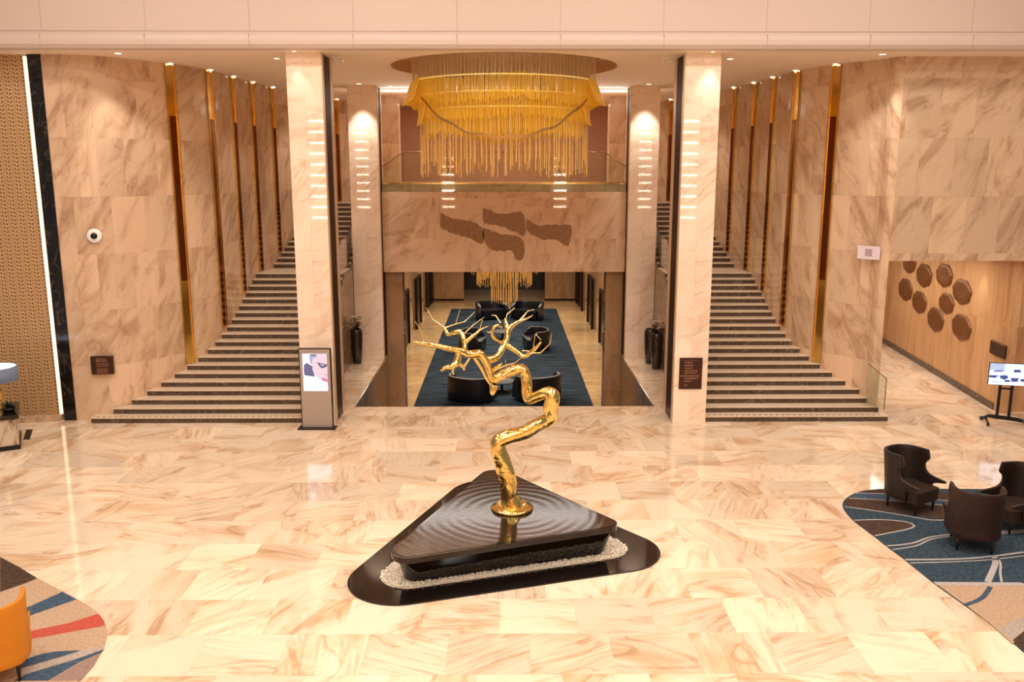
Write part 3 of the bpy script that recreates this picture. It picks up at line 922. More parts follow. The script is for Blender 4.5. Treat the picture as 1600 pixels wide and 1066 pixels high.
for s, nm in ((-1, 'wall_hall_left'), (1, 'wall_hall_right')):
    mb = MB()
    xa, xb = sorted((s * 4.85, s * 5.1))
    mb.box(xa, xb, 28.9, 63, LOW, 2.82)
    struct(nm, mb, M['hall_wall'])
    mb = MB()
    xa, xb = sorted((s * 2.7, s * 4.85))
    mb.box(xa, xb, 57, 57.3, LOW, 2.82)
    struct(nm.replace('wall_hall', 'wall_hall_end'), mb, M['hall_wall'])
    mb = MB()
    mb.box(xa, xb, 56.95, 57.0, LOW, LOW + 0.12)
    struct(nm.replace('wall_hall', 'baseboard_hall'), mb, M['bronze'])
mb = MB()
mb.box(-4.85, 4.85, 62.6, 62.9, LOW, 2.82)
struct('wall_hall_far', mb, M['void_dark'])
k = 1
for s in (-1, 1):
    for ya, yb in ((40.4, 42.4), (46.3, 48.6), (52.6, 54.4)):
        xa, xb = sorted((s * 4.72, s * 4.85))
        f = MB()
        f.box(xa, xb, ya - 0.12, ya, LOW, LOW + 2.75)
        f.box(xa, xb, yb, yb + 0.12, LOW, LOW + 2.75)
        f.box(xa, xb, ya, yb, LOW + 2.62, LOW + 2.75)
        o = f.build('door_%d' % k, M['bronze'])
        o['kind'] = 'structure'
        xa, xb = sorted((s * 4.80, s * 4.85))
        MB().box(xa, xb, ya, yb, LOW, LOW + 2.62).build('door_leaf', M['void_dark'], o)
        MB().box(*sorted((s * 4.76, s * 4.80)), ya + 0.12, ya + 0.16, LOW + 0.9, LOW + 1.4).build('door_handle', M['trim'], o)
        k += 1
# dark pilaster edges of the end wall
mb = MB()
for s in (-1, 1):
    xa, xb = sorted((s * 4.70, s * 4.85))
    mb.box(xa, xb, 55.6, 56.9, LOW, 2.82)
struct('trim_3', mb, M['bronze'])


# ------------------------------------------------------------------ columns
def column(label, s, xin, xout, y0, y1, z0, z1, inlay=True, mat='column'):
    xa, xb = sorted((s * xin, s * xout))
    t = thing('marble_column', label, 'column', ((xa + xb) / 2, y0, z0), 0, 'marble columns')
    hw, d, h = (xb - xa) / 2, y1 - y0, z1 - z0
    MB().box(-hw, hw, 0, d, 0, h).build('shaft', M[mat], t)
    if inlay:
        xi = -s * hw
        for nm, a, b, mt, out in (('edge_trim', 0.01, 0.15 * d, 'trim', 0.02), ('inlay_panel', 0.15 * d, 0.74 * d, 'bronze', 0.012), ('edge_trim', 0.74 * d, d - 0.01, 'trim', 0.02)):
            xs = sorted((xi, xi - s * out))
            MB().box(xs[0], xs[1], a, b, 0.02, h - 0.02).build(nm, M[mt], t)
    return t


column('tall pale marble column right behind the grey advertising kiosk', -1, 4.11, 4.90, 20.2, 21.4, 0, SOFFIT)
column('bright marble column carrying the brown plaque, foot of right staircase', 1, 4.10, 4.90, 20.2, 21.4, 0, SOFFIT)
column('second marble column on the left, under a downlight behind the vase', -1, 3.96, 4.87, 27.7, 28.6, 0, SOFFIT)
column('second marble column on the right, behind the dark floor vases', 1, 3.96, 4.87, 27.7, 28.6, 0, SOFFIT)
column('plain brown marble pier on the gallery left of the chandelier', -1, 3.70, 4.28, 31, 31.6, UP + 0.7, SOFFIT - 0.03, False, 'wall')
column('plain brown marble pier on the gallery right of the chandelier', 1, 3.70, 4.28, 31, 31.6, UP + 0.7, SOFFIT - 0.03, False, 'wall')

# ------------------------------------------------------------------ staircases
RISE = 0.15
NSTEP = 33


def step_y(n):
    return 20.3 + (n - 1) * 0.31 if n <= 20 else 27.6 + (n - 21) * 0.325


def staircase(s, label, first):
    t = thing('staircase', label, 'staircase', (0, 0, 0), 0, 'marble staircases')
    pts = WALL_L if s < 0 else [(-x, y) for x, y in WALL_R]

    def outer(n, y):
        # outer end of a step: free ends at the foot, then the wall
        if n <= len(first):
            return first[n - 1]
        return abs(wall_x(y, pts)) - 0.004
    for n in range(1, NSTEP + 1):
        y, yn = step_y(n), (step_y(n + 1) if n < NSTEP else 31.83)
        z = n * RISE
        xo, xb = outer(n, y), (outer(n, yn) if n > len(first) else outer(n, y))
        if n <= len(first):
            xb = min(xo, abs(wall_x(yn + 0.03, pts)) - 0.004) if yn > 20.7 else xo
        xi = 4.925
        poly = [(s * xi, y - 0.025), (s * xo, y - 0.025), (s * xb, yn + 0.03), (s * xi, yn + 0.03)]
        if s < 0:
            poly.reverse()
        d = MB().prism(poly, z - 0.032, z)
        if n == 1:
            x = xi + 0.1
            while x < xo - 0.1:
                d.box(s * x - 0.03, s * x + 0.03, y + 0.04, y + 0.075, z - 0.01, z + 0.003, mi=1)
                x += 0.14
        d.build('tread', [M['tread'], M['nosing']], t)
        xs = sorted((s * xi, s * xo))
        MB().box(xs[0], xs[1], y, y + 0.03, z - RISE, z - 0.032).build('riser', M['dark_marble'], t)
    # dark mirrored flank on the inner side
    prof = [(21.42, 0.0)]
    prof += [(31.8, 0.0), (31.8, UP - 0.04)]
    for n in range(NSTEP, 0, -1):
        y = step_y(n)
        if y > 21.42:
            prof += [(y, n * RISE - 0.04), (y, (n - 1) * RISE - 0.04)] if n > 1 else []
    prof += [(21.42, 4 * RISE - 0.04)]
    m = MB()
    a, b = s * 4.92, s * 4.88
    m.face([(a, y, z) for y, z in prof])
    m.face([(b, y, z) for y, z in reversed(prof)])
    for (y0_, z0_), (y1_, z1_) in zip(prof, prof[1:] + prof[:1]):
        m.face([(a, y0_, z0_), (b, y0_, z0_), (b, y1_, z1_), (a, y1_, z1_)])
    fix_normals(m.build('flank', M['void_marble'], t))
    # glass and handrail on the inner side
    segs = [(21.5, 0.6), (26.25, 3.0), (27.5, 3.0), (31.6, 4.95)]
    g = MB()
    for (ya, za), (yb, zb) in zip(segs, segs[1:]):
        x = s * 4.97
        v = [(x + dx, yy, zz) for dx in (-0.006, 0.006) for yy, zz in ((ya + 0.02, za + 0.1), (yb - 0.02, zb + 0.1), (yb - 0.02, zb + 0.98), (ya + 0.02, za + 0.98))]
        g.mesh(v, [(0, 1, 2, 3), (7, 6, 5, 4), (0, 4, 5, 1), (1, 5, 6, 2), (2, 6, 7, 3), (3, 7, 4, 0)])
    g.build('glass_guard', M['glass'], t)
    MB().tube([(s * 4.97, y, z + 1.0) for y, z in segs], 0.025, 8).build('handrail', M['rail'], t)
    return t


staircase(-1, 'wide marble staircase with dark risers climbing beside the left gold strips', [10.08, 9.66])
staircase(1, 'wide marble staircase with dark risers on the right, glass at its foot', [9.42, 9.31, 9.15])

t = thing('glass_balustrade', 'short clear glass balustrade at the foot of the right staircase', 'balustrade', (9.30, 20.30, 0.302))
pl = [(0.0, 0.02, 0.0), (-0.28, 0.40, 0.0)]
m = MB()
v = [(0, -0.0, -0.14), (-0.30, 0.40, 0.0), (-0.30, 0.40, 1.05), (0, 0, 0.76)]
w = [(x + 0.010, y + 0.008, z) for x, y, z in v]
v, w = [(x, y, max(z, 0.0)) for x, y, z in v], [(x, y, max(z, 0.0)) for x, y, z in w]
m.mesh(v + w, [(0, 1, 2, 3), (7, 6, 5, 4), (0, 4, 5, 1), (1, 5, 6, 2), (2, 6, 7, 3), (3, 7, 4, 0)])
m.build('glass_panel', M['glass'], t)
MB().tube([(0.005, 0, 0.0), (0.005, 0, 0.77), (-0.295, 0.40, 1.06)], 0.012, 8).build('rail', M['rail'], t)

# balcony glass
t = thing('glass_railing', 'clear glass railing on the balcony edge under the chandelier', 'railing', (0, 28.1, 5.4))
xs = [-3.90, -3.2, -1.6, 0, 1.6, 3.2, 3.90]
zt = [0.78, 1.24, 1.24, 1.24, 1.24, 1.24, 0.78]
for i in range(6):
    a, b = xs[i] + 0.01, xs[i + 1] - 0.01
    v = [(x, y, z) for y in (-0.006, 0.006) for x, z in ((a, 0), (b, 0), (b, zt[i + 1]), (a, zt[i]))]
    m = MB()
    m.mesh(v, [(0, 1, 2, 3), (7, 6, 5, 4), (0, 4, 5, 1), (1, 5, 6, 2), (2, 6, 7, 3), (3, 7, 4, 0)])
    m.build('glass_panel', M['glass'], t)
MB().tube([(x, 0, z + 0.01) for x, z in zip(xs, zt)], 0.016, 8).build('handrail', M['rail'], t)
MB().box(-3.9, 3.9, 0.012, 0.03, 0.24, 0.29).build('gold_edge', M['gold'], t)  # gold strip stands for the lit gallery floor seen at a grazing angle


# ------------------------------------------------------------------ gold strips let into the curved walls
def wall_strip(pts, y, s, z0, label, w=0.24, low=0.02):
    x = wall_x(y, pts)
    d = 0.15
    xa, xb = wall_x(y - d, pts), wall_x(y + d, pts)
    tx, ty = xb - xa, 2 * d
    ln_ = math.hypot(tx, ty)
    ang = math.atan2(ty / ln_, tx / ln_)                   # local x runs along the wall
    t = thing('wall_strip', label, 'wall strip', (x, y, z0), ang, 'gold wall strips')
    h = SOFFIT - z0 - 0.01
    n = -1 if s < 0 else 1                                 # room side in local y
    ys = lambda a, b: tuple(sorted((n * a, n * b)))
    MB().box(-w / 2, w / 2, *ys(-0.02, 0.02), 0, h).build('mirror_face', M['gold'], t)
    for q in (-1, 1):
        MB().box(*sorted((q * w / 2, q * (w / 2 + 0.018))), *ys(-0.02, 0.05), 0, h).build('edge_frame', M['gold'], t)
    MB().box(-w * 0.36, w * 0.36, *ys(0.02, 0.034), low, h - 1.25).build('dark_inlay', M['strip_dark'], t)  # dark part of the mirror's reflection, laid on as a panel
    MB().lathe([(0.0, 0), (0.05, 0), (0.05, 0.012), (0, 0.012)], (0, n * 0.09, h - 0.02), 16, cap=False).build('uplight', M['lamp_face'], t)
    return t


SY = [22.25, 23.55, 25.1, 26.6, 28.1, 32.6]
ordn = ['nearest the lobby', 'second from the lobby', 'third from the lobby', 'fourth from the lobby', 'fifth from the lobby', 'seen in the gap between the two columns']
for side, pts, s in (('left', WALL_L, -1), ('right', WALL_R, 1)):
    for y, od in zip(SY, ordn):
        n = max([k for k in range(1, NSTEP + 1) if step_y(k) <= y + 0.16] + [0])
        wall_strip(pts, y, s, n * RISE + 0.005, 'tall gold mirror strip on the %s stair wall, %s' % (side, od), low=2.2 if y < 23 else 0.02)


# ------------------------------------------------------------------ lamps
def downlight(x, y, z, label, power=0, target=None, angle=60, r=0.075):
    t = thing('downlight', label, 'downlight', (x, y, z), 0, 'recessed soffit downlights')
    MB().lathe([(r, 0), (r * 1.35, 0), (r * 1.35, -0.015), (r, -0.012)], seg=20, cap=False).build('bezel', M['white'], t)
    MB().lathe([(0, -0.004), (r, -0.004), (r, -0.008), (0, -0.008)], seg=20, cap=False).build('lens', M['lamp_face'], t)
    if power:
        spot('downlight_beam', (x, y, z - 0.05), target or (x, y, 0), power * 0.55, angle)
    return t


zs = SOFFIT - 0.001
downlight(-5.35, 21.2, zs, 'small round downlight in the soffit left of the kiosk column', 420, (-6.4, 22.5, 0.5), 80)
downlight(5.35, 21.2, zs, 'small round downlight in the soffit right of the plaque column', 420, (6.4, 22.5, 0.5), 80)
downlight(-8.7, 20.35, zs, 'small round downlight above the left wall plaque', 260, (-9.3, 20.9, 3.0), 75)
downlight(8.6, 20.35, zs, 'small round downlight above the lavender wall notice', 260, (9.2, 20.9, 3.0), 75)
downlight(-4.40, 27.1, zs, 'downlight lighting the second left column', 560, (-4.40, 27.9, 4.5), 60)
downlight(4.40, 27.1, zs, 'downlight lighting the second right column', 560, (4.40, 27.9, 4.5), 60)
downlight(-3.55, 27.85, zs, 'downlight over the left end of the balcony', 330, (-2.6, 28.2, 3.0), 70)
downlight(3.55, 27.85, zs, 'downlight over the right end of the balcony', 330, (2.6, 28.2, 3.0), 70)
downlight(-5.9, 24.6, zs, 'downlight above the middle of the left staircase', 330, (-6.3, 24.8, 1.5), 95)  # added to light the stairs, no fitting is known here
downlight(5.9, 24.6, zs, 'downlight above the middle of the right staircase', 330, (6.3, 24.8, 1.5), 95)
downlight(-5.8, 28.6, zs, 'downlight above the upper flight of the left staircase', 260, (-6.1, 29.2, 3.5), 95)  # likewise added, to brighten the upper flight
downlight(5.8, 28.6, zs, 'downlight above the upper flight of the right staircase', 260, (6.1, 29.2, 3.5), 95)
downlight(4.65, 19.98, zs, 'tiny downlight at the soffit edge over the plaque column', 90, (4.55, 20.25, 4.0), 60, 0.05)
downlight(-4.65, 19.98, zs, 'tiny downlight at the soffit edge over the kiosk column', 40, (-4.55, 20.25, 4.0), 60, 0.05)

downlight(12.95, 28.6, 3.899, 'corridor downlight washing the far end of the medallion wall', 70, (13.35, 28.6, 1.5), 62)
downlight(12.30, 22.6, 3.899, 'corridor downlight washing the wall above the small plaque', 70, (12.70, 22.6, 1.5), 62)
downlight(12.62, 25.4, 3.899, 'corridor downlight washing the middle of the medallion wall', 50, (13.02, 25.4, 1.5), 62)
for s, lab in ((-1, 'small white spotlight fixture beside the top of the kiosk column'), (1, 'small white spotlight fixture beside the top of the plaque column')):
    t = thing('spotlight', lab, 'spotlight', (s * 3.85, 21.0, SOFFIT), 0, 'white spotlights by the columns')
    MB().box(-0.15, 0.15, -0.03, 0.03, -0.03, 0).build('mount', M['white'], t)
    for dx in (-0.1, 0.08):
        MB().lathe([(0.0, 0), (0.035, 0), (0.045, -0.1), (0.0, -0.1)], (dx, 0, -0.03), 14, cap=False).build('head', M['white'], t)

for i, (x, y) in enumerate(FILL_LAMPS):
    pass
# fittings of the added fill lamps in the tall lobby ceiling
proto = None
for x, y in FILL_LAMPS:
    if proto is None:
        proto = thing('ceiling_light', 'square recessed light in the tall lobby ceiling', 'ceiling light', (x, y, 13.0), 0, 'square lobby ceiling lights')
        f = MB()
        f.box(-0.72, 0.72, -0.72, -0.66, -0.04, 0)
        f.box(-0.72, 0.72, 0.66, 0.72, -0.04, 0)
        f.box(-0.72, -0.66, -0.66, 0.66, -0.04, 0)
        f.box(0.66, 0.72, -0.66, 0.66, -0.04, 0)
        f.build('frame', M['white'], proto)
        MB().box(-0.66, 0.66, -0.66, 0.66, -0.02, 0).build('diffuser', M['panel_lamp'], proto)
    else:
        dup(proto, (x, y, 13.0))
# ladders of slim wall lamps on the wall facing the stairs
for x, where in ((-10.2, 'far left'), (-4.1, 'inner left'), (4.1, 'inner right'), (10.2, 'far right')):
    t = thing('wall_light', 'column of slim horizontal wall lamps, %s of the rear wall' % where, 'wall light', (x, -8, 3.4), 0, 'rear wall lamps')
    MB().box(-0.04, 0.04, 0, 0.03, 0, 5.6).build('backplate', M['bronze'], t)
    for k in range(10):
        MB().box(-0.45, 0.45, 0.03, 0.08, 0.1 + k * 0.58, 0.19 + k * 0.58).build('lamp_bar', M['wall_lamp'], t)

t = thing('light_strip', 'bright warm light strip along the pierced screen edge', 'light strip', (-10.93, 20.56, 0.16))
MB().box(-0.03, 0.03, 0, 0.05, 0, SOFFIT - 0.2).build('diffuser', M['led'], t)
MB().box(-0.065, 0.065, 0.05, 0.07, 0, SOFFIT - 0.2).build('channel', M['trim'], t)

# ------------------------------------------------------------------ chandelier
def rods(specs, mbs, r=0.010, seg=5):
    for x, y, za, zb in specs:
        mbs.lathe([(r, zb), (r, za)], (x, y, 0), seg, cap=True, smooth=True)


def hang_curve(fa):
    """lower edge of the front curtain: deep in the middle, rising to both sides"""
    return 6.80 + 1.05 * fa ** 2.4


t = thing('chandelier', 'huge round gold chandelier of amber glass rods under the soffit recess', 'chandelier', (CH.x, CH.y, SOFFIT))
wires, dense, low = [], [], []
front = []
TIER = [(2.34, -0.42, -0.98), (2.20, -0.78, -1.36), (2.06, -1.12, -1.72)]
for R, za, zb in TIER:
    n = int(2 * PI * R / 0.047)
    for k in range(n):
        a = 2 * PI * k / n + random.uniform(-0.004, 0.004)
        x, y = R * math.cos(a), R * math.sin(a)
        wob = 0.05 * math.sin(5 * a + R) + random.uniform(-0.03, 0.03)
        dense.append((x, y, za + wob, zb + wob + random.uniform(-0.05, 0.05)))
        if k % 2 == 0:
            wires.append((x, y, 0.28, za + wob))
for R, za, zb in TIER:
    MB().lathe([(R + 0.012, za), (R + 0.012, za + 0.025), (R - 0.012, za + 0.025), (R - 0.012, za), (R + 0.012, za)], seg=64, cap=False).build('tier_ring', M['tier_glow'], t)
# bowl shaped curtain filling the middle
for R in (1.9, 1.65, 1.3):
    n = int(2 * PI * R / 0.06)
    for k in range(n):
        a = 2 * PI * k / n + random.uniform(-0.01, 0.01)
        x, y = R * math.cos(a), R * math.sin(a)
        fa = min(1, abs(x) / 2.25)
        zb = hang_curve(fa) - SOFFIT + random.uniform(-0.05, 0.05)
        dense.append((x, y, -0.9 + random.uniform(-0.1, 0.1), zb))
        if k % 2 == 0:
            wires.append((x, y, 0.28, -0.85))
# sparse long rods below
for R, p in ((2.16, 0.12), (1.75, 0.15), (1.2, 0.18), (0.6, 0.2)):
    n = int(2 * PI * R / p)
    for k in range(n):
        a = 2 * PI * k / n + random.uniform(-0.02, 0.02)
        x, y = R * math.cos(a), R * math.sin(a)
        za = -1.75 + random.uniform(-0.25, 0.2)
        zb = -2.5 + random.uniform(-0.28, 0.22)
        low.append((x, y, za, zb))
        wires.append((x, y, 0.28, za))
key = lambda q: q[1]
dense.sort(key=key)
low.sort(key=key)
for spec in dense[::4][:60]:
    m = MB()
    rods([spec], m, 0.013, 6)
    m.build('glass_rod', M['amber'], t)
for spec in low[:38]:
    m = MB()
    rods([spec], m, 0.013, 6)
    m.build('glass_rod', M['amber_pale'], t)
rest = [s_ for i, s_ in enumerate(dense) if not (i % 4 == 0 and i < 240)]
m = MB()
rods(rest, m, 0.013, 5)
for f_ in range(len(m.mi)):
    m.mi[f_] = 0
k0 = len(m.f)
rods(low[38:], m, 0.013, 5)
for f_ in range(k0, len(m.f)):
    m.mi[f_] = 1
o = m.build('glass_rods', [M['amber'], M['amber_pale']], t)
o['kind'] = 'stuff'
m = MB()
rods(wires, m, 0.0048, 4)
o = m.build('hanging_wires', M['wire'], t)
o['kind'] = 'stuff'
# flared glass skirts at both sides of the upper tiers
for s in (-1, 1):
    for (R0, R1, za, zb, a0) in ((2.36, 2.58, -0.45, -0.98, 0.55), (2.10, 2.22, -0.95, -1.45, 0.42)):
        m = MB()
        N = 22
        for k in range(N):
            a = -a0 + 2 * a0 * k / N
            b = -a0 + 2 * a0 * (k + 0.86) / N
            pa = [(s * R0 * math.cos(q), R0 * math.sin(q) - 0.35, za + 0.04 * math.sin(9 * q)) for q in (a, b)]
            pb = [(s * R1 * math.cos(q), R1 * math.sin(q) - 0.35, zb + 0.05 * math.sin(7 * q)) for q in (a, b)]
            inn = [(x * 0.992, y, z) for x, y, z in pa + pb[::-1]]
            m.mesh([pa[0], pa[1], pb[1], pb[0]] + inn, [(0, 1, 2, 3), (7, 6, 5, 4), (0, 4, 5, 1), (2, 6, 7, 3), (1, 5, 6, 2), (3, 7, 4, 0)])
        m.build('glass_skirt', M['amber'], t)
# sagging metal ribbon in front of the curtain
pts = []
for k in range(41):
    x = -2.02 + 4.04 * k / 40
    fa = abs(x) / 2.1
    pts.append((x, -math.sqrt(max(0.0, 2.40 ** 2 - x * x)), hang_curve(fa) - SOFFIT + 0.02 + 0.03 * math.sin(9 * x)))
m = MB()
for a, b in zip(pts, pts[1:]):
    w = 0.034
    m.obox(((a[0] + b[0]) / 2, (a[1] + b[1]) / 2, (a[2] + b[2]) / 2), (Vector(b) - Vector(a)) * 0.52, (0, 0.012, 0), (0, 0, w))
m.build('ribbon', M['ribbon'], t)
MB().lathe([(2.5, 0.25), (2.5, 0.29), (0, 0.29)], seg=48, cap=False).build('ceiling_plate', M['recess'], t)

# lower hall chandelier
t = thing('chandelier', 'smaller amber rod chandelier hanging in the lower hall', 'chandelier', (0, 39, 2.81))
MB().lathe([(0.0, 0), (1.5, 0), (1.5, -0.05), (0, -0.05)], seg=32, cap=False).build('ceiling_plate', M['recess'], t)
m = MB()
sp = []
for R, zb, p in ((1.5, -1.2, 0.16), (1.25, -1.75, 0.13), (1.0, -1.4, 0.13), (0.6, -2.55, 0.12), (0.3, -2.6, 0.13)):
    n = int(2 * PI * R / p)
    for k in range(n):
        a = 2 * PI * k / n
        sp.append((R * math.cos(a), R * math.sin(a), -0.05, zb + random.uniform(-0.15, 0.15)))
rods(sp, m, 0.014, 5)
o = m.build('glass_rods', M['amber_pale'], t)
o['kind'] = 'stuff'

# ------------------------------------------------------------------ fountain plinth
t = thing('fountain', 'black triangular water fountain plinth with rounded corners, gravel round its base', 'fountain', (0, 13, 0))
off = lambda c: [(x, y - 13, r) for x, y, r in c]
slab = off([(-1.55, 12.0, 0.80), (1.75, 12.95, 0.75), (-0.29, 15.47, 0.75)])
bevel(MB().prism(round_poly(slab, 16), 0.0, 0.022, smooth_side=True).build('floor_slab', M['granite'], t), 0.006)
gr = off([(-1.45, 12.10, 0.43), (1.58, 13.02, 0.40), (-0.22, 14.85, 0.42)])
bx_ = off([(-1.31, 12.07, 0.21), (1.40, 12.92, 0.18), (-0.17, 14.62, 0.22)])
gp = round_poly(gr, 10)
m = MB()
m.prism(gp, 0.022, 0.028)


def inside(poly, x, y):
    c = False
    for (xa, ya), (xb, yb) in zip(poly, poly[1:] + poly[:1]):
        if (ya > y) != (yb > y) and x < (xb - xa) * (y - ya) / (yb - ya) + xa:
            c = not c
    return c


bpoly = round_poly(bx_, 10)
ico = [(0, 0, 1), (0.94, 0, 0.2), (0.3, 0.88, 0.2), (-0.75, 0.55, 0.2), (-0.75, -0.55, 0.2), (0.3, -0.88, 0.2), (0, 0, -0.6)]
icf = [(0, 1, 2), (0, 2, 3), (0, 3, 4), (0, 4, 5), (0, 5, 1), (6, 2, 1), (6, 3, 2), (6, 4, 3), (6, 5, 4), (6, 1, 5)]
cnt = 0
while cnt < 7500:
    x, y = random.uniform(-2.1, 2.2), random.uniform(-1.5, 2.5)
    if not inside(gp, x, y) or inside(bpoly, x, y):
        continue
    r = random.uniform(0.011, 0.021)
    a = random.uniform(0, 6.28)
    zz = 0.028 + random.uniform(0, 0.022)
    m.mesh([(x + r * (p[0] * math.cos(a) - p[1] * math.sin(a)) * 1.2, y + r * (p[0] * math.sin(a) + p[1] * math.cos(a)), zz + r * p[2]) for p in ico], icf, 0, True)
    cnt += 1
o = m.build('gravel', M['gravel'], t)
o['kind'] = 'stuff'
ptop = round_poly(off([(-1.36, 11.84, 0.25), (1.53, 12.77, 0.19), (-0.17, 14.84, 0.25)]), 10)
m = MB()
n = len(bpoly)
v = [(x, y, 0.024) for x, y in bpoly] + [(x, y, 0.51) for x, y in ptop]
m.mesh(v, [tuple(range(n - 1, -1, -1)), tuple(range(n, 2 * n))])
m.mesh(v, [(k, (k + 1) % n, n + (k + 1) % n, n + k) for k in range(n)], 0, True)
m.build('pedestal', M['granite'], t)
top = off([(-1.385, 11.75, 0.275), (1.56, 12.72, 0.205), (-0.17, 14.92, 0.27)])
o = MB().prism(round_poly(top, 16), 0.505, 0.595, smooth_side=True).build('basin', M['granite'], t)
bevel(o, 0.03, 4)
topw = [(x, y, r - 0.035) for x, y, r in top]
MB().prism(round_poly(topw, 16), 0.590, 0.600).build('water', M['water'], t)

# ------------------------------------------------------------------ golden tree
TB = (0.12, 13.3, 0.6)
t = thing('tree_sculpture', 'twisting golden bare tree sculpture standing on the black fountain', 'sculpture', TB)
MB().lathe([(0.0, 0.0), (0.335, 0.0), (0.345, 0.015), (0.33, 0.05), (0.22, 0.075), (0.0, 0.08)], seg=40, cap=False).build('base_disc', M['gold_bark'], t)
sm = catmull(TRUNK, 5)
sm = [(0.0, 0.0, 0.04, 0.185), (0.0, 0.0, 0.10, 0.174)] + [p for p in sm if p[2] > 0.16]
MB().tube([p[:3] for p in sm], [p[3] for p in sm], 18, wob=0.10).build('trunk', M['gold_bark'], t)
for pts, tw in BRANCHES:
    q = catmull(pts, 4)
    b = MB().tube([p[:3] for p in q], [p[3] for p in q], 12, wob=0.14).build('branch', M['gold_bark'], t)
    for w in tw:
        MB().tube([p[:3] for p in w], [p[3] for p in w], 7).build('twig', M['twig'], b)


# ------------------------------------------------------------------ carpets
def strip_poly(pts, w):
    pts = catmull(pts, 5)
    L, R = [], []
    for i, (x, y) in enumerate(pts):
        a, b = pts[max(i - 1, 0)], pts[min(i + 1, len(pts) - 1)]
        dx, dy = b[0] - a[0], b[1] - a[1]
        d = math.hypot(dx, dy) or 1
        L.append((x - dy / d * w / 2, y + dx / d * w / 2))
        R.append((x + dy / d * w / 2, y - dx / d * w / 2))
    return L, R


def flat(mb_, poly, z, mi):
    poly = list(poly)
    ar = sum(a[0] * b[1] - b[0] * a[1] for a, b in zip(poly, poly[1:] + poly[:1]))
    if ar < 0:
        poly.reverse()
    mb_.face([(x, y, z) for x, y in poly], mi=mi)


def line(mb_, pts, w, z, mi):
    L, R = strip_poly(pts, w)
    for i in range(len(L) - 1):
        mb_.face([(*L[i], z), (*R[i], z), (*R[i + 1], z), (*L[i + 1], z)], mi=mi)


out_r = catmull([(6.62, 8.6), (6.61, 9.3), (6.60, 10.05), (6.57, 10.59), (6.49, 11.13), (6.38, 11.80), (6.31, 12.58), (6.24, 13.09), (6.20, 13.49), (6.12, 14.15), (6.16, 14.72), (6.34, 15.12), (6.74, 15.50), (7.2, 15.66), (7.7, 15.68)], 6) + [(11.5, 15.6), (11.5, 8.6)]
m = MB()
m.prism(out_r[::-1], 0.001, 0.014)
for k_, mi in (('brown_a', 1), ('blue_a', 2), ('brown_b', 1), ('beige', 3), ('grey', 4), ('brown_c', 1)):
    zr = globals().get('zr', 0.0148) + 0.0003
    flat(m, RUG_R[k_], zr, mi)
for p, w in RUG_RL:
    line(m, p, w, 0.0168, 5)
for p, w in RUG_RD:
    line(m, p, w, 0.0168, 2)
o = m.build('carpet', [M['rug_navy'], M['rug_brown'], M['rug_blue'], M['rug_beige'], M['rug_grey'], M['rug_line']])
tag(o, 'navy and brown carpet with pale curving lines under the wing chairs', 'carpet')

out_l = catmull([(-10.0, 14.0), (-8.0, 12.79), (-7.02, 12.07), (-6.13, 11.43), (-5.6, 10.98), (-5.28, 10.5), (-5.13, 9.96), (-5.12, 9.39), (-5.3, 8.7), (-5.8, 8.0)], 6) + [(-10.0, 8.0)]
m = MB()
m.prism(out_l[::-1], 0.001, 0.014)
for k_, mi in (('brown', 1), ('blue', 2), ('red', 3), ('navy', 2), ('navy2', 2), ('pale', 4), ('mauve', 5)):
    zq = globals().get('zq', 0.0148) + 0.0003
    flat(m, RUG_LP[k_], zq, mi)
o = m.build('carpet', [M['rug_beige'], M['rug_brown'], M['rug_blue'], M['rug_red'], M['rug_grey'], M['rug_mauve']])
tag(o, 'beige carpet with blue and red stripes under the mustard armchair', 'carpet')

t = thing('carpet', 'long dark navy carpet down the middle of the lower hall', 'carpet', (0, 42.2, LOW))
MB().prism([(-3.32, -13.2), (3.25, -13.2), (3.25, 11.2), (-3.32, 11.2)], 0.001, 0.02).build('pile', M['hall_rug'], t)


# ------------------------------------------------------------------ wing chairs
def wing_shell(name, mat, parent, prof, lean=0.09, W=0.37, B=-0.40, th=0.05):
    rows = []
    NC = 17
    for z, d in prof:
        row = []
        yb = -lean * max(0, (z - 0.40)) / 0.75
        arc = 0.60
        L = d + 0.05 + arc
        for c in range(-NC, NC + 1):
            sgn = -1 if c < 0 else 1
            q = abs(c) / NC * L
            if q <= arc:
                a = q / arc * PI / 2
                x, y = W * math.sin(a) ** 0.8, -0.05 + (B + 0.05) * math.cos(a) ** 0.9
            else:
                x, y = W + 0.01 * ((q - arc) / 0.5), -0.05 + (q - arc)
            row.append((sgn * x, y + yb, z))
        rows.append(row)
    m = MB()
    n = 2 * NC + 1
    v = [p for r in rows for p in r]
    f = [(i * n + k, i * n + k + 1, (i + 1) * n + k + 1, (i + 1) * n + k) for i in range(len(rows) - 1) for k in range(n - 1)]
    m.mesh(v, f, 0, True)
    o = m.build(name, mat, parent)
    md = o.modifiers.new('thickness', 'SOLIDIFY')
    md.thickness = th
    md.offset = 0
    bevel(o, 0.012, 2)
    edge = [r[-1] for r in rows]
    return o, rows


PROF = [(0.25, 0.17), (0.33, 0.17), (0.40, 0.15), (0.455, 0.17), (0.485, 0.24), (0.51, 0.36), (0.525, 0.42), (0.55, 0.43), (0.565, 0.34), (0.58, 0.22),
        (0.605, 0.12), (0.65, 0.06), (0.71, 0.03), (0.78, 0.03), (0.835, 0.06), (0.87, 0.105), (0.895, 0.125), (0.97, 0.12), (1.05, 0.105)]


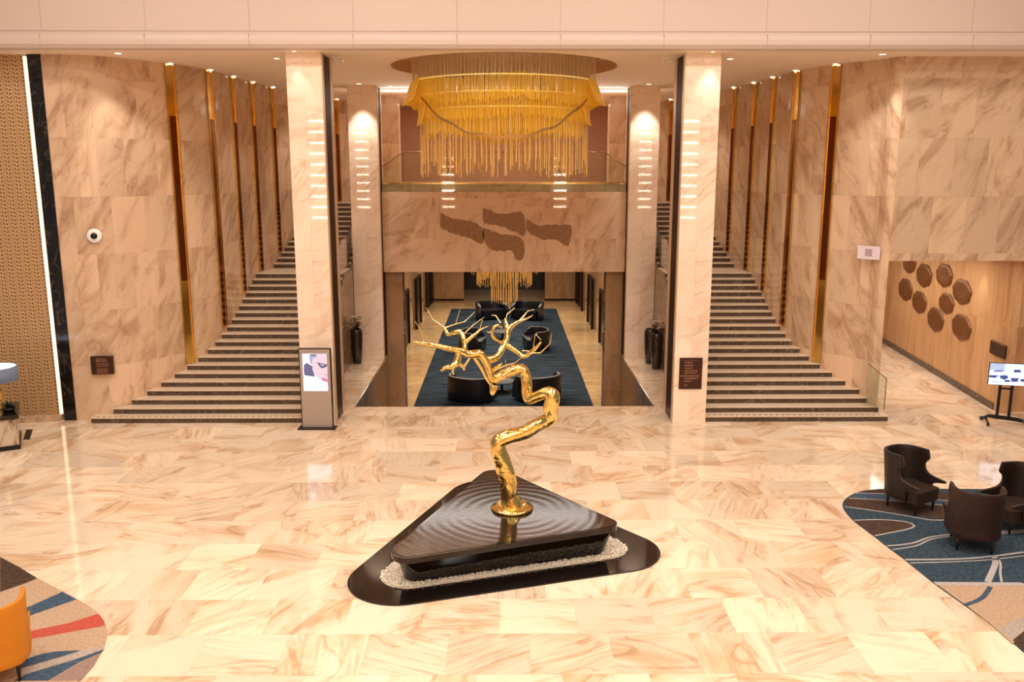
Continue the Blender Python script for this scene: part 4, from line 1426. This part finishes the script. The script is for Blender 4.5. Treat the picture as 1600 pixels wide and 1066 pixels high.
def wing_chair(label, loc, rz, m_shell, m_seat, group):
    t = thing('wing_chair', label, 'armchair', loc, rz, group)
    sh, rows = wing_shell('backrest', m_shell, t, PROF)
    for q in (0, -1):
        MB().tube([Vector(r[q]) + Vector((0, 0.012, 0)) for r in rows[2:]], 0.008, 6).build('piping', M['piping'], sh)
    st = MB().prism(round_poly([(-0.20, -0.20, 0.13), (0.20, -0.20, 0.13), (0.26, 0.29, 0.07), (-0.26, 0.29, 0.07)], 8), 0.22, 0.43, smooth_side=True).build('seat', m_seat, t)
    bevel(st, 0.05, 4)
    for sx, sy in ((-0.25, -0.27), (0.25, -0.27), (-0.25, 0.29), (0.25, 0.29)):
        MB().lathe([(0.0, 0), (0.016, 0), (0.03, 0.25), (0, 0.25)], (sx, sy, 0), 10, cap=False).build('leg', M['black_wood'], t)
    MB().box(-0.05, 0.05, -0.255, -0.235, 0.43, 0.49).build('care_tag', M['piping'], t)  # pale patch imitates a highlight on the chair arm
    return t


Z0 = 0.0172
wing_chair('dark brown wing chair standing side-on at the left end of the navy carpet', (7.36, 14.72, Z0), math.radians(-150), M['leather'], M['leather_seat'], 'brown leather wing chairs')
wing_chair('red-brown wing chair seen from behind in the middle of the navy carpet', (7.62, 13.10, Z0), math.radians(-18), M['leather_red'], M['leather_seat'], 'brown leather wing chairs')
wing_chair('dark brown wing chair facing left, cut by the right picture edge', (8.74, 13.82, Z0), math.radians(100), M['leather'], M['leather_seat'], 'brown leather wing chairs')
wing_chair('mustard yellow fabric armchair on the beige carpet', (-6.17, 9.52, Z0), math.radians(28), M['mustard'], M['mustard'], 'mustard armchairs')

# ------------------------------------------------------------------ advertising kiosk
t = thing('kiosk', 'grey freestanding advertising kiosk with a lit screen at the staircase foot', 'kiosk', (-4.47, 19.88, 0), math.radians(-1))
MB().box(-0.45, 0.45, -0.20, 0.12, 0, 0.025).build('base_plate', M['black_metal'], t)
bevel(MB().box(-0.36, 0.36, -0.045, 0.045, 0.025, 1.93).build('body', M['grey_metal'], t), 0.006)
for x in (-1, 1):
    MB().box(*sorted((x * 0.36, x * 0.375)), -0.05, 0.05, 0.025, 1.94).build('edge_frame', M['black_metal'], t)
MB().box(-0.375, 0.375, -0.05, 0.05, 1.93, 1.945).build('edge_frame', M['black_metal'], t)
scr = MB().box(-0.285, 0.285, -0.052, -0.045, 0.92, 1.82).build('screen', M['scr_white'], t)
SC = lambda x, y: (-0.285 + x / 215 * 0.57, 1.82 - y / 370 * 0.90)


def on_screen(name, pts, mat, lvl, parent=None, conv=SC, y0=-0.052):
    m_ = MB()
    p = [conv(*q) for q in pts]
    ar = sum(a[0] * b[1] - b[0] * a[1] for a, b in zip(p, p[1:] + p[:1]))
    if ar < 0:
        p.reverse()
    y = y0 - 0.0008 * lvl
    v = [(x, y, z) for x, z in p] + [(x, y + 0.0006, z) for x, z in p]
    n = len(p)
    m_.mesh(v, [tuple(range(n)), tuple(range(2 * n - 1, n - 1, -1))] + [(k, n + k, n + (k + 1) % n, (k + 1) % n) for k in range(n)])
    return m_.build(name, mat, parent or scr)


on_screen('face_picture', [(82, 0), (215, 0), (215, 292), (190, 278), (160, 264), (135, 245), (112, 222), (96, 185), (86, 140), (80, 80)], M['scr_skin'], 1)
on_screen('hair_picture', [(30, 88), (48, 95), (66, 110), (84, 118), (88, 160), (98, 195), (106, 228), (60, 222), (10, 214), (6, 150), (12, 110)], M['scr_hair'], 2)
on_screen('hair_picture', [(64, 4), (132, 4), (128, 36), (98, 42), (84, 60), (82, 110), (66, 96), (60, 40)], M['scr_hair2'], 2)
on_screen('brow_picture', [(70, 6), (118, 6), (118, 20), (70, 18)], M['scr_hair'], 3)
on_screen('eye_picture', [(128, 84), (160, 92), (215, 104), (215, 122), (190, 138), (165, 142), (148, 120)], M['scr_eye'], 3)
on_screen('eye_picture', [(150, 100), (178, 102), (198, 110), (182, 126), (166, 122)], M['scr_hair2'], 4)
on_screen('lips_picture', [(160, 238), (190, 240), (215, 250), (215, 280), (190, 272), (168, 262)], M['scr_lip'], 3)
on_screen('nose_picture', [(186, 196), (204, 206), (215, 208), (215, 216), (198, 214)], M['scr_lip'], 3)


# ------------------------------------------------------------------ plaques and the painted screen reflection
def text_rows(mb_, rows, w, h, y, seed):
    rnd = random.Random(seed)
    for zc, x0_, x1_, hh in rows:
        x = x0_
        while x < x1_ - 0.01:
            l_ = rnd.uniform(0.015, 0.05)
            mb_.box(x, min(x + l_, x1_), y - 0.0015, y, zc, zc + hh)
            x += l_ + rnd.uniform(0.008, 0.018)


t = thing('plaque', 'upright dark brown plaque with faint lettering on the marble column', 'plaque', (4.49, 20.2, 0.86), 0, 'brown information plaques')
bevel(MB().box(-0.275, 0.275, -0.03, 0, 0, 0.77).build('panel', M['plaque'], t), 0.004)
m = MB()
m.box(-0.19, 0.19, -0.0315, -0.03, 0.705, 0.712)
text_rows(m, [(0.64, -0.15, 0.03, 0.03), (0.57, -0.15, 0.06, 0.03), (0.50, -0.14, 0.04, 0.03), (0.435, -0.15, 0.16, 0.032), (0.385, -0.15, 0.14, 0.025),
              (0.31, -0.24, 0.22, 0.03), (0.25, -0.15, 0.20, 0.03), (0.18, -0.15, 0.02, 0.028), (0.08, -0.14, -0.07, 0.03)], 0.55, 0.77, -0.03, 3)
m.build('lettering', M['letter'], t)
t = thing('plaque', 'square dark brown plaque with rows of lettering on the left marble wall', 'plaque', (-9.80, 20.575, 1.17), math.radians(5), 'brown information plaques')
bevel(MB().box(-0.26, 0.26, -0.06, 0.03, 0, 0.45).build('panel', M['plaque'], t), 0.004)
m = MB()
text_rows(m, [(0.38, -0.13, 0.1, 0.02), (0.345, -0.13, 0.12, 0.02), (0.31, -0.13, 0.14, 0.02), (0.25, -0.13, 0.17, 0.022), (0.20, -0.13, 0.15, 0.022),
              (0.13, -0.13, 0.13, 0.02), (0.10, -0.13, 0.15, 0.02), (0.065, -0.13, 0.1, 0.02), (0.03, -0.13, 0.12, 0.02)], 0.5, 0.45, -0.06, 5)
m.build('lettering', M['letter'], t)
cang = math.atan2(cd.y, cd.x)
t = thing('plaque', 'small dark brown plaque on the corridor wall above the television', 'plaque', tuple(CORR0 + cd * 0.32 + cn * 0.004 + Vector((0, 0, 1.42))), cang, 'brown information plaques')
MB().box(-0.42, 0.42, 0.0, 0.05, 0, 0.34).build('panel', M['plaque'], t)
MB().box(-0.42, 0.42, 0.05, 0.055, 0.325, 0.34).build('edge', M['letter'], t)

t = thing('wall_notice', 'small pale lavender notice with a grey square on the right wall', 'notice', (8.93, 21.0, 3.92), math.radians(-48))  # lavender panel imitates a screen mirrored in the polished marble
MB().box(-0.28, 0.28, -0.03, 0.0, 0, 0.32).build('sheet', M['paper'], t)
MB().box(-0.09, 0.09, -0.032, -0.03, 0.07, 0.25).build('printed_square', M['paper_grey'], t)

t = thing('dome_camera', 'round white dome camera with black centre on the left marble wall', 'camera', (-9.74, 20.635, 4.53), math.radians(14))
o = MB().lathe([(0.0, -0.02), (0.165, -0.02), (0.17, 0.03), (0.15, 0.055), (0.10, 0.065), (0.0, 0.065)], seg=32, cap=False).build('housing', M['white'], t)
o.rotation_euler = (PI / 2, 0, 0)
o = MB().lathe([(0.0, 0.06), (0.075, 0.06), (0.07, 0.10), (0.045, 0.125), (0.0, 0.135)], seg=24, cap=False).build('lens', M['black_metal'], t)
o.rotation_euler = (PI / 2, 0, 0)

# bronze medallions on the corridor wall
DISCS = [(28.4, 2.18, 0.36), (27.05, 1.95, 0.34), (26.85, 2.83, 0.36), (25.6, 1.64, 0.35), (25.25, 3.02, 0.34), (23.9, 2.72, 0.35), (23.7, 1.74, 0.36), (24.9, 2.24, 0.30), (28.25, 3.08, 0.33)]
WORDS = ['leftmost of the cluster', 'left of centre, low', 'above the left pair', 'lowest on the left', 'topmost in the middle', 'right edge, high', 'right edge, lowest', 'centre of the cluster', 'top left, half hidden by the header']
for (y, z, r), w in zip(DISCS, WORDS):
    p = CORR0 + cd * ((y - CORR0.y) / cd.y)
    t = thing('wall_medallion', 'round brown textured medallion on the corridor wall, ' + w, 'wall decoration', (p.x, p.y, z), cang, 'bronze wall medallions')
    n = 40
    m = MB()
    rr = [r * (1 + 0.035 * math.sin(7 * 2 * PI * k / n) + 0.02 * math.sin(11 * 2 * PI * k / n + y)) for k in range(n)]
    ring = lambda f_, d: [(rr[k] * f_ * math.cos(2 * PI * k / n) * 1.8, d, rr[k] * f_ * math.sin(2 * PI * k / n)) for k in range(n)]
    lv = [ring(1, 0.0), ring(1, 0.03), ring(0.92, 0.05), ring(0.6, 0.06), ring(0.25, 0.045)]
    v = [q for l_ in lv for q in l_] + [(0, 0.045, 0)]
    f = [(i * n + k, i * n + (k + 1) % n, (i + 1) * n + (k + 1) % n, (i + 1) * n + k) for i in range(4) for k in range(n)] + [(4 * n + k, 4 * n + (k + 1) % n, 5 * n) for k in range(n)]
    m.mesh(v, f, 0, True)
    fix_normals(m.build('disc', M['disc'], t))

# brown patches that stand for a reflection on the polished balcony front
for pts, lab in zip(REFLECTION_SHAPES, ('leftmost patch', 'upper middle patch', 'lower middle patch', 'rightmost patch')):
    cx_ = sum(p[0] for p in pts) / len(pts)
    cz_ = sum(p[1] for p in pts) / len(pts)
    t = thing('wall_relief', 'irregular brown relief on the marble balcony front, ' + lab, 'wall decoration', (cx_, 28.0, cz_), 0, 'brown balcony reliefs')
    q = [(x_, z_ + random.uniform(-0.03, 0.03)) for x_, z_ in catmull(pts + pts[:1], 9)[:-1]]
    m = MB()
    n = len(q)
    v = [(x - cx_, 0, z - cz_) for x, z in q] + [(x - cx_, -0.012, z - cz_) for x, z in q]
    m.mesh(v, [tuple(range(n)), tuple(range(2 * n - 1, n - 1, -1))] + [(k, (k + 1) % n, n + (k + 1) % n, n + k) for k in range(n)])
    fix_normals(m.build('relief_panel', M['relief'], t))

# ------------------------------------------------------------------ television on its trolley
t = thing('television', 'flat television showing a blue and white picture on a wheeled stand', 'television', (12.13, 20.03, 0), math.radians(-14))
for x in (-0.16, 0.10):
    MB().box(x - 0.03, x + 0.03, 0.0, 0.06, 0.12, 1.35).build('upright', M['black_metal'], t)
MB().box(-0.13, 0.07, 0.01, 0.05, 0.86, 0.90).build('crossbar', M['black_metal'], t)
m = MB()
m.tube([(-0.52, -0.02, 0.08), (-0.47, -0.02, 0.14), (-0.36, 0.0, 0.19), (-0.2, 0.02, 0.17), (0.25, 0.02, 0.13), (0.52, 0.02, 0.08)], [0.03, 0.035, 0.04, 0.05, 0.05, 0.035], 10)
m.build('foot', M['black_metal'], t)
for sx in (-1, 1):
    m = MB()
    m.tube([(sx * 0.42, -0.28, 0.07), (sx * 0.40, 0.02, 0.12), (sx * 0.42, 0.32, 0.07)], 0.025, 8)
    m.build('foot', M['black_metal'], t)
    for sy in (-0.28, 0.32):
        MB().lathe([(0.0, -0.02), (0.035, -0.02), (0.035, 0.02), (0, 0.02)], (sx * 0.42, sy, 0.037), 12, cap=False).build('caster', M['black_metal'], t)
body = MB().box(-0.46, 0.46, -0.06, 0.0, 0.98, 1.52).build('bezel', M['black_metal'], t)
scr2 = MB().box(-0.45, 0.45, -0.064, -0.06, 0.99, 1.51).build('screen', M['scr_white'], t)
TV = lambda x, y: (-0.45 + x / 400 * 0.9, 1.51 - y / 230 * 0.52)
on_screen('picture_strip', [(0, 0), (135, 0), (135, 75), (0, 75)], M['scr_pale'], 1, scr2, TV, -0.064)
for p in ([(40, 78), (130, 72), (132, 86), (42, 92)], [(0, 130), (95, 128), (60, 160), (0, 155)], [(100, 130), (170, 122), (190, 150), (150, 176), (110, 160)],
          [(150, 175), (200, 172), (215, 195), (160, 200)], [(230, 60), (290, 55), (310, 85), (235, 92)], [(210, 150), (290, 148), (280, 190), (220, 192)],
          [(300, 158), (400, 150), (400, 190), (310, 186)], [(138, 0), (144, 0), (144, 125), (138, 125)], [(20, 196), (140, 196), (140, 202), (20, 202)]):
    on_screen('picture_shape', p, M['scr_blue'], 2, scr2, TV, -0.064)

# ------------------------------------------------------------------ console table with lamp at the left edge
t = thing('console_table', 'veined marble console with a black top by the pierced screen', 'table', (-11.61, 18.53, 0), math.radians(28))
MB().box(-0.9, 0.70, -0.62, 0.62, 0, 0.10).build('plinth', M['black_metal'], t)
MB().box(-0.88, 0.68, -0.60, 0.60, 0.10, 0.70).build('body', M['table_marble'], t)
MB().box(-0.92, 0.73, -0.65, 0.65, 0.70, 0.78).build('top', M['black_marble'], t)
t = thing('table_lamp', 'table lamp with a blue-grey drum shade on the console', 'lamp', (-11.38, 18.80, 0.78))
MB().lathe([(0.0, 0), (0.12, 0), (0.12, 0.02), (0.05, 0.05), (0.09, 0.2), (0.13, 0.38), (0.08, 0.56), (0.02, 0.62), (0.015, 0.80), (0.0, 0.80)], seg=24, cap=False).build('base', M['gold'], t)
sh = MB().lathe([(0.46, 0.66), (0.45, 0.98)], seg=40, cap=False).build('shade', M['shade'], t)
md = sh.modifiers.new('thickness', 'SOLIDIFY')
md.thickness = 0.012
MB().lathe([(0.0, 0.955), (0.435, 0.955), (0.435, 0.965), (0, 0.965)], seg=40, cap=False).build('diffuser', M['shade_in'], t)
t = thing('plant', 'low dark green plant arrangement on the console top', 'plant', (-11.05, 18.62, 0.78))
MB().lathe([(0.0, 0), (0.11, 0), (0.15, 0.09), (0.14, 0.09), (0.0, 0.07)], seg=20, cap=False).build('bowl', M['black_metal'], t)
m = MB()
for k in range(60):
    a, e = random.uniform(0, 6.28), random.uniform(0.2, 1.3)
    l_ = random.uniform(0.12, 0.24)
    d = Vector((math.cos(a) * math.cos(e), math.sin(a) * math.cos(e), math.sin(e)))
    sd = d.cross(Vector((0, 0, 1))).normalized() * 0.025
    b = Vector((0, 0, 0.06))
    m.face([b, b + d * l_ * 0.5 + sd, b + d * l_, b + d * l_ * 0.5 - sd])
m.build('foliage', M['leaf'], t)
o = MB().obox((-11.12, 19.38, 0.006), (0.075, 0, 0), (-0.17, 0.38, 0), (0, 0, 0.005)).build('floor_grille', M['black_metal'])
tag(o, 'dark rectangular floor plate beside the console and screen wall', 'floor plate')


# ------------------------------------------------------------------ vases with dried flowers
def vase(label, loc, h, r, flowers):
    t = thing('floor_vase', label, 'vase', loc, 0, 'dark floor vases')
    MB().lathe([(0.0, 0), (r * 0.62, 0), (r * 0.7, 0.03), (r * 0.9, h * 0.45), (r, h * 0.85), (r * 0.86, h * 0.97), (r * 0.78, h), (r * 0.7, h), (r * 0.7, h * 0.9), (0, h * 0.88)], seg=28, cap=False).build('body', M['vase'], t)
    if flowers:
        m = MB()
        s_ = MB()
        for k in range(24):
            a = random.uniform(0, 6.28)
            q = random.uniform(0.03, 0.22)
            zz = h + random.uniform(0.06, 0.42)
            p = Vector((math.cos(a) * q, math.sin(a) * q, zz))
            s_.tube([(0, 0, h * 0.9), tuple(p)], 0.006, 5)
            for j in range(5):
                b = 2 * PI * j / 5
                d = Vector((math.cos(b), math.sin(b), 0.5)) * 0.085
                w = Vector((-math.sin(b), math.cos(b), 0)) * 0.05
                m.face([p, p + d * 0.6 + w, p + d, p + d * 0.6 - w])
        s_.build('stems', M['black_wood'], t)
        m.build('blossoms', M['petal'], t)
    return t


vase('dark floor vase with pale dried blossoms beside the second left column', (-4.72, 27.0, 0), 1.12, 0.2, True)
vase('plain dark floor vase in front of the second right column', (4.66, 26.95, 0), 1.12, 0.2, False)
vase('dark floor vase with dried blossoms partly hidden by the plaque column', (4.72, 26.1, 0), 1.15, 0.2, True)


# ------------------------------------------------------------------ lower hall seating
def tub_sofa(label, loc, rz, s=1.0):
    t = thing('sofa', label, 'sofa', loc, rz, 'navy tub sofas in the lower hall')
    sh, rows = wing_shell('back', M['navy_leather'], t, [(0.06, 0.30), (0.3, 0.30), (0.5, 0.26), (0.62, 0.16), (0.74, 0.02)], 0.05, 0.62, -0.50, 0.12)
    bevel(MB().prism(round_poly([(-0.33, -0.22, 0.18), (0.33, -0.22, 0.18), (0.45, 0.28, 0.08), (-0.45, 0.28, 0.08)], 6), 0.08, 0.42).build('seat', M['navy_leather'], t), 0.05, 3)
    for sx in (-0.45, 0.45):
        for sy in (-0.28, 0.22):
            MB().lathe([(0, 0), (0.03, 0), (0.03, 0.1), (0, 0.1)], (sx, sy, 0), 8, cap=False).build('leg', M['black_metal'], t)
    t.scale = (s, s, s)
    return t


zl = LOW + 0.02
tub_sofa('navy tub sofa at the far end of the hall carpet, left', (-0.75, 49.6, zl), math.radians(205), 1.35)
tub_sofa('navy tub sofa at the far end of the hall carpet, right', (1.35, 49.4, zl), math.radians(155), 1.35)
tub_sofa('navy tub sofa beside the middle of the hall carpet, right', (1.45, 40.9, zl), math.radians(100), 1.3)
tub_sofa('navy tub sofa beside the middle of the hall carpet, left', (-1.45, 40.6, zl), math.radians(-100), 1.3)
tub_sofa('navy tub sofa at the near end of the hall carpet, left', (-1.25, 31.4, zl), math.radians(-25), 1.3)
tub_sofa('navy tub sofa at the near end of the hall carpet, right', (1.25, 31.5, zl), math.radians(25), 1.3)


def low_table(label, loc, mat):
    t = thing('coffee_table', label, 'table', loc, 0, 'coffee tables in the lower hall')
    MB().lathe([(0.0, 0.38), (0.5, 0.38), (0.52, 0.40), (0.5, 0.43), (0.0, 0.43)], seg=28, cap=False).build('top', mat, t)
    MB().lathe([(0.0, 0.0), (0.3, 0.0), (0.3, 0.03), (0.05, 0.06), (0.05, 0.38), (0, 0.38)], seg=20, cap=False).build('pedestal', M['black_metal'], t)


low_table('round grey coffee table in the middle of the hall carpet', (-0.1, 43.3, zl), M['grey_seat'])
low_table('round grey coffee table at the near end of the hall carpet', (-0.1, 32.6, zl), M['grey_seat'])
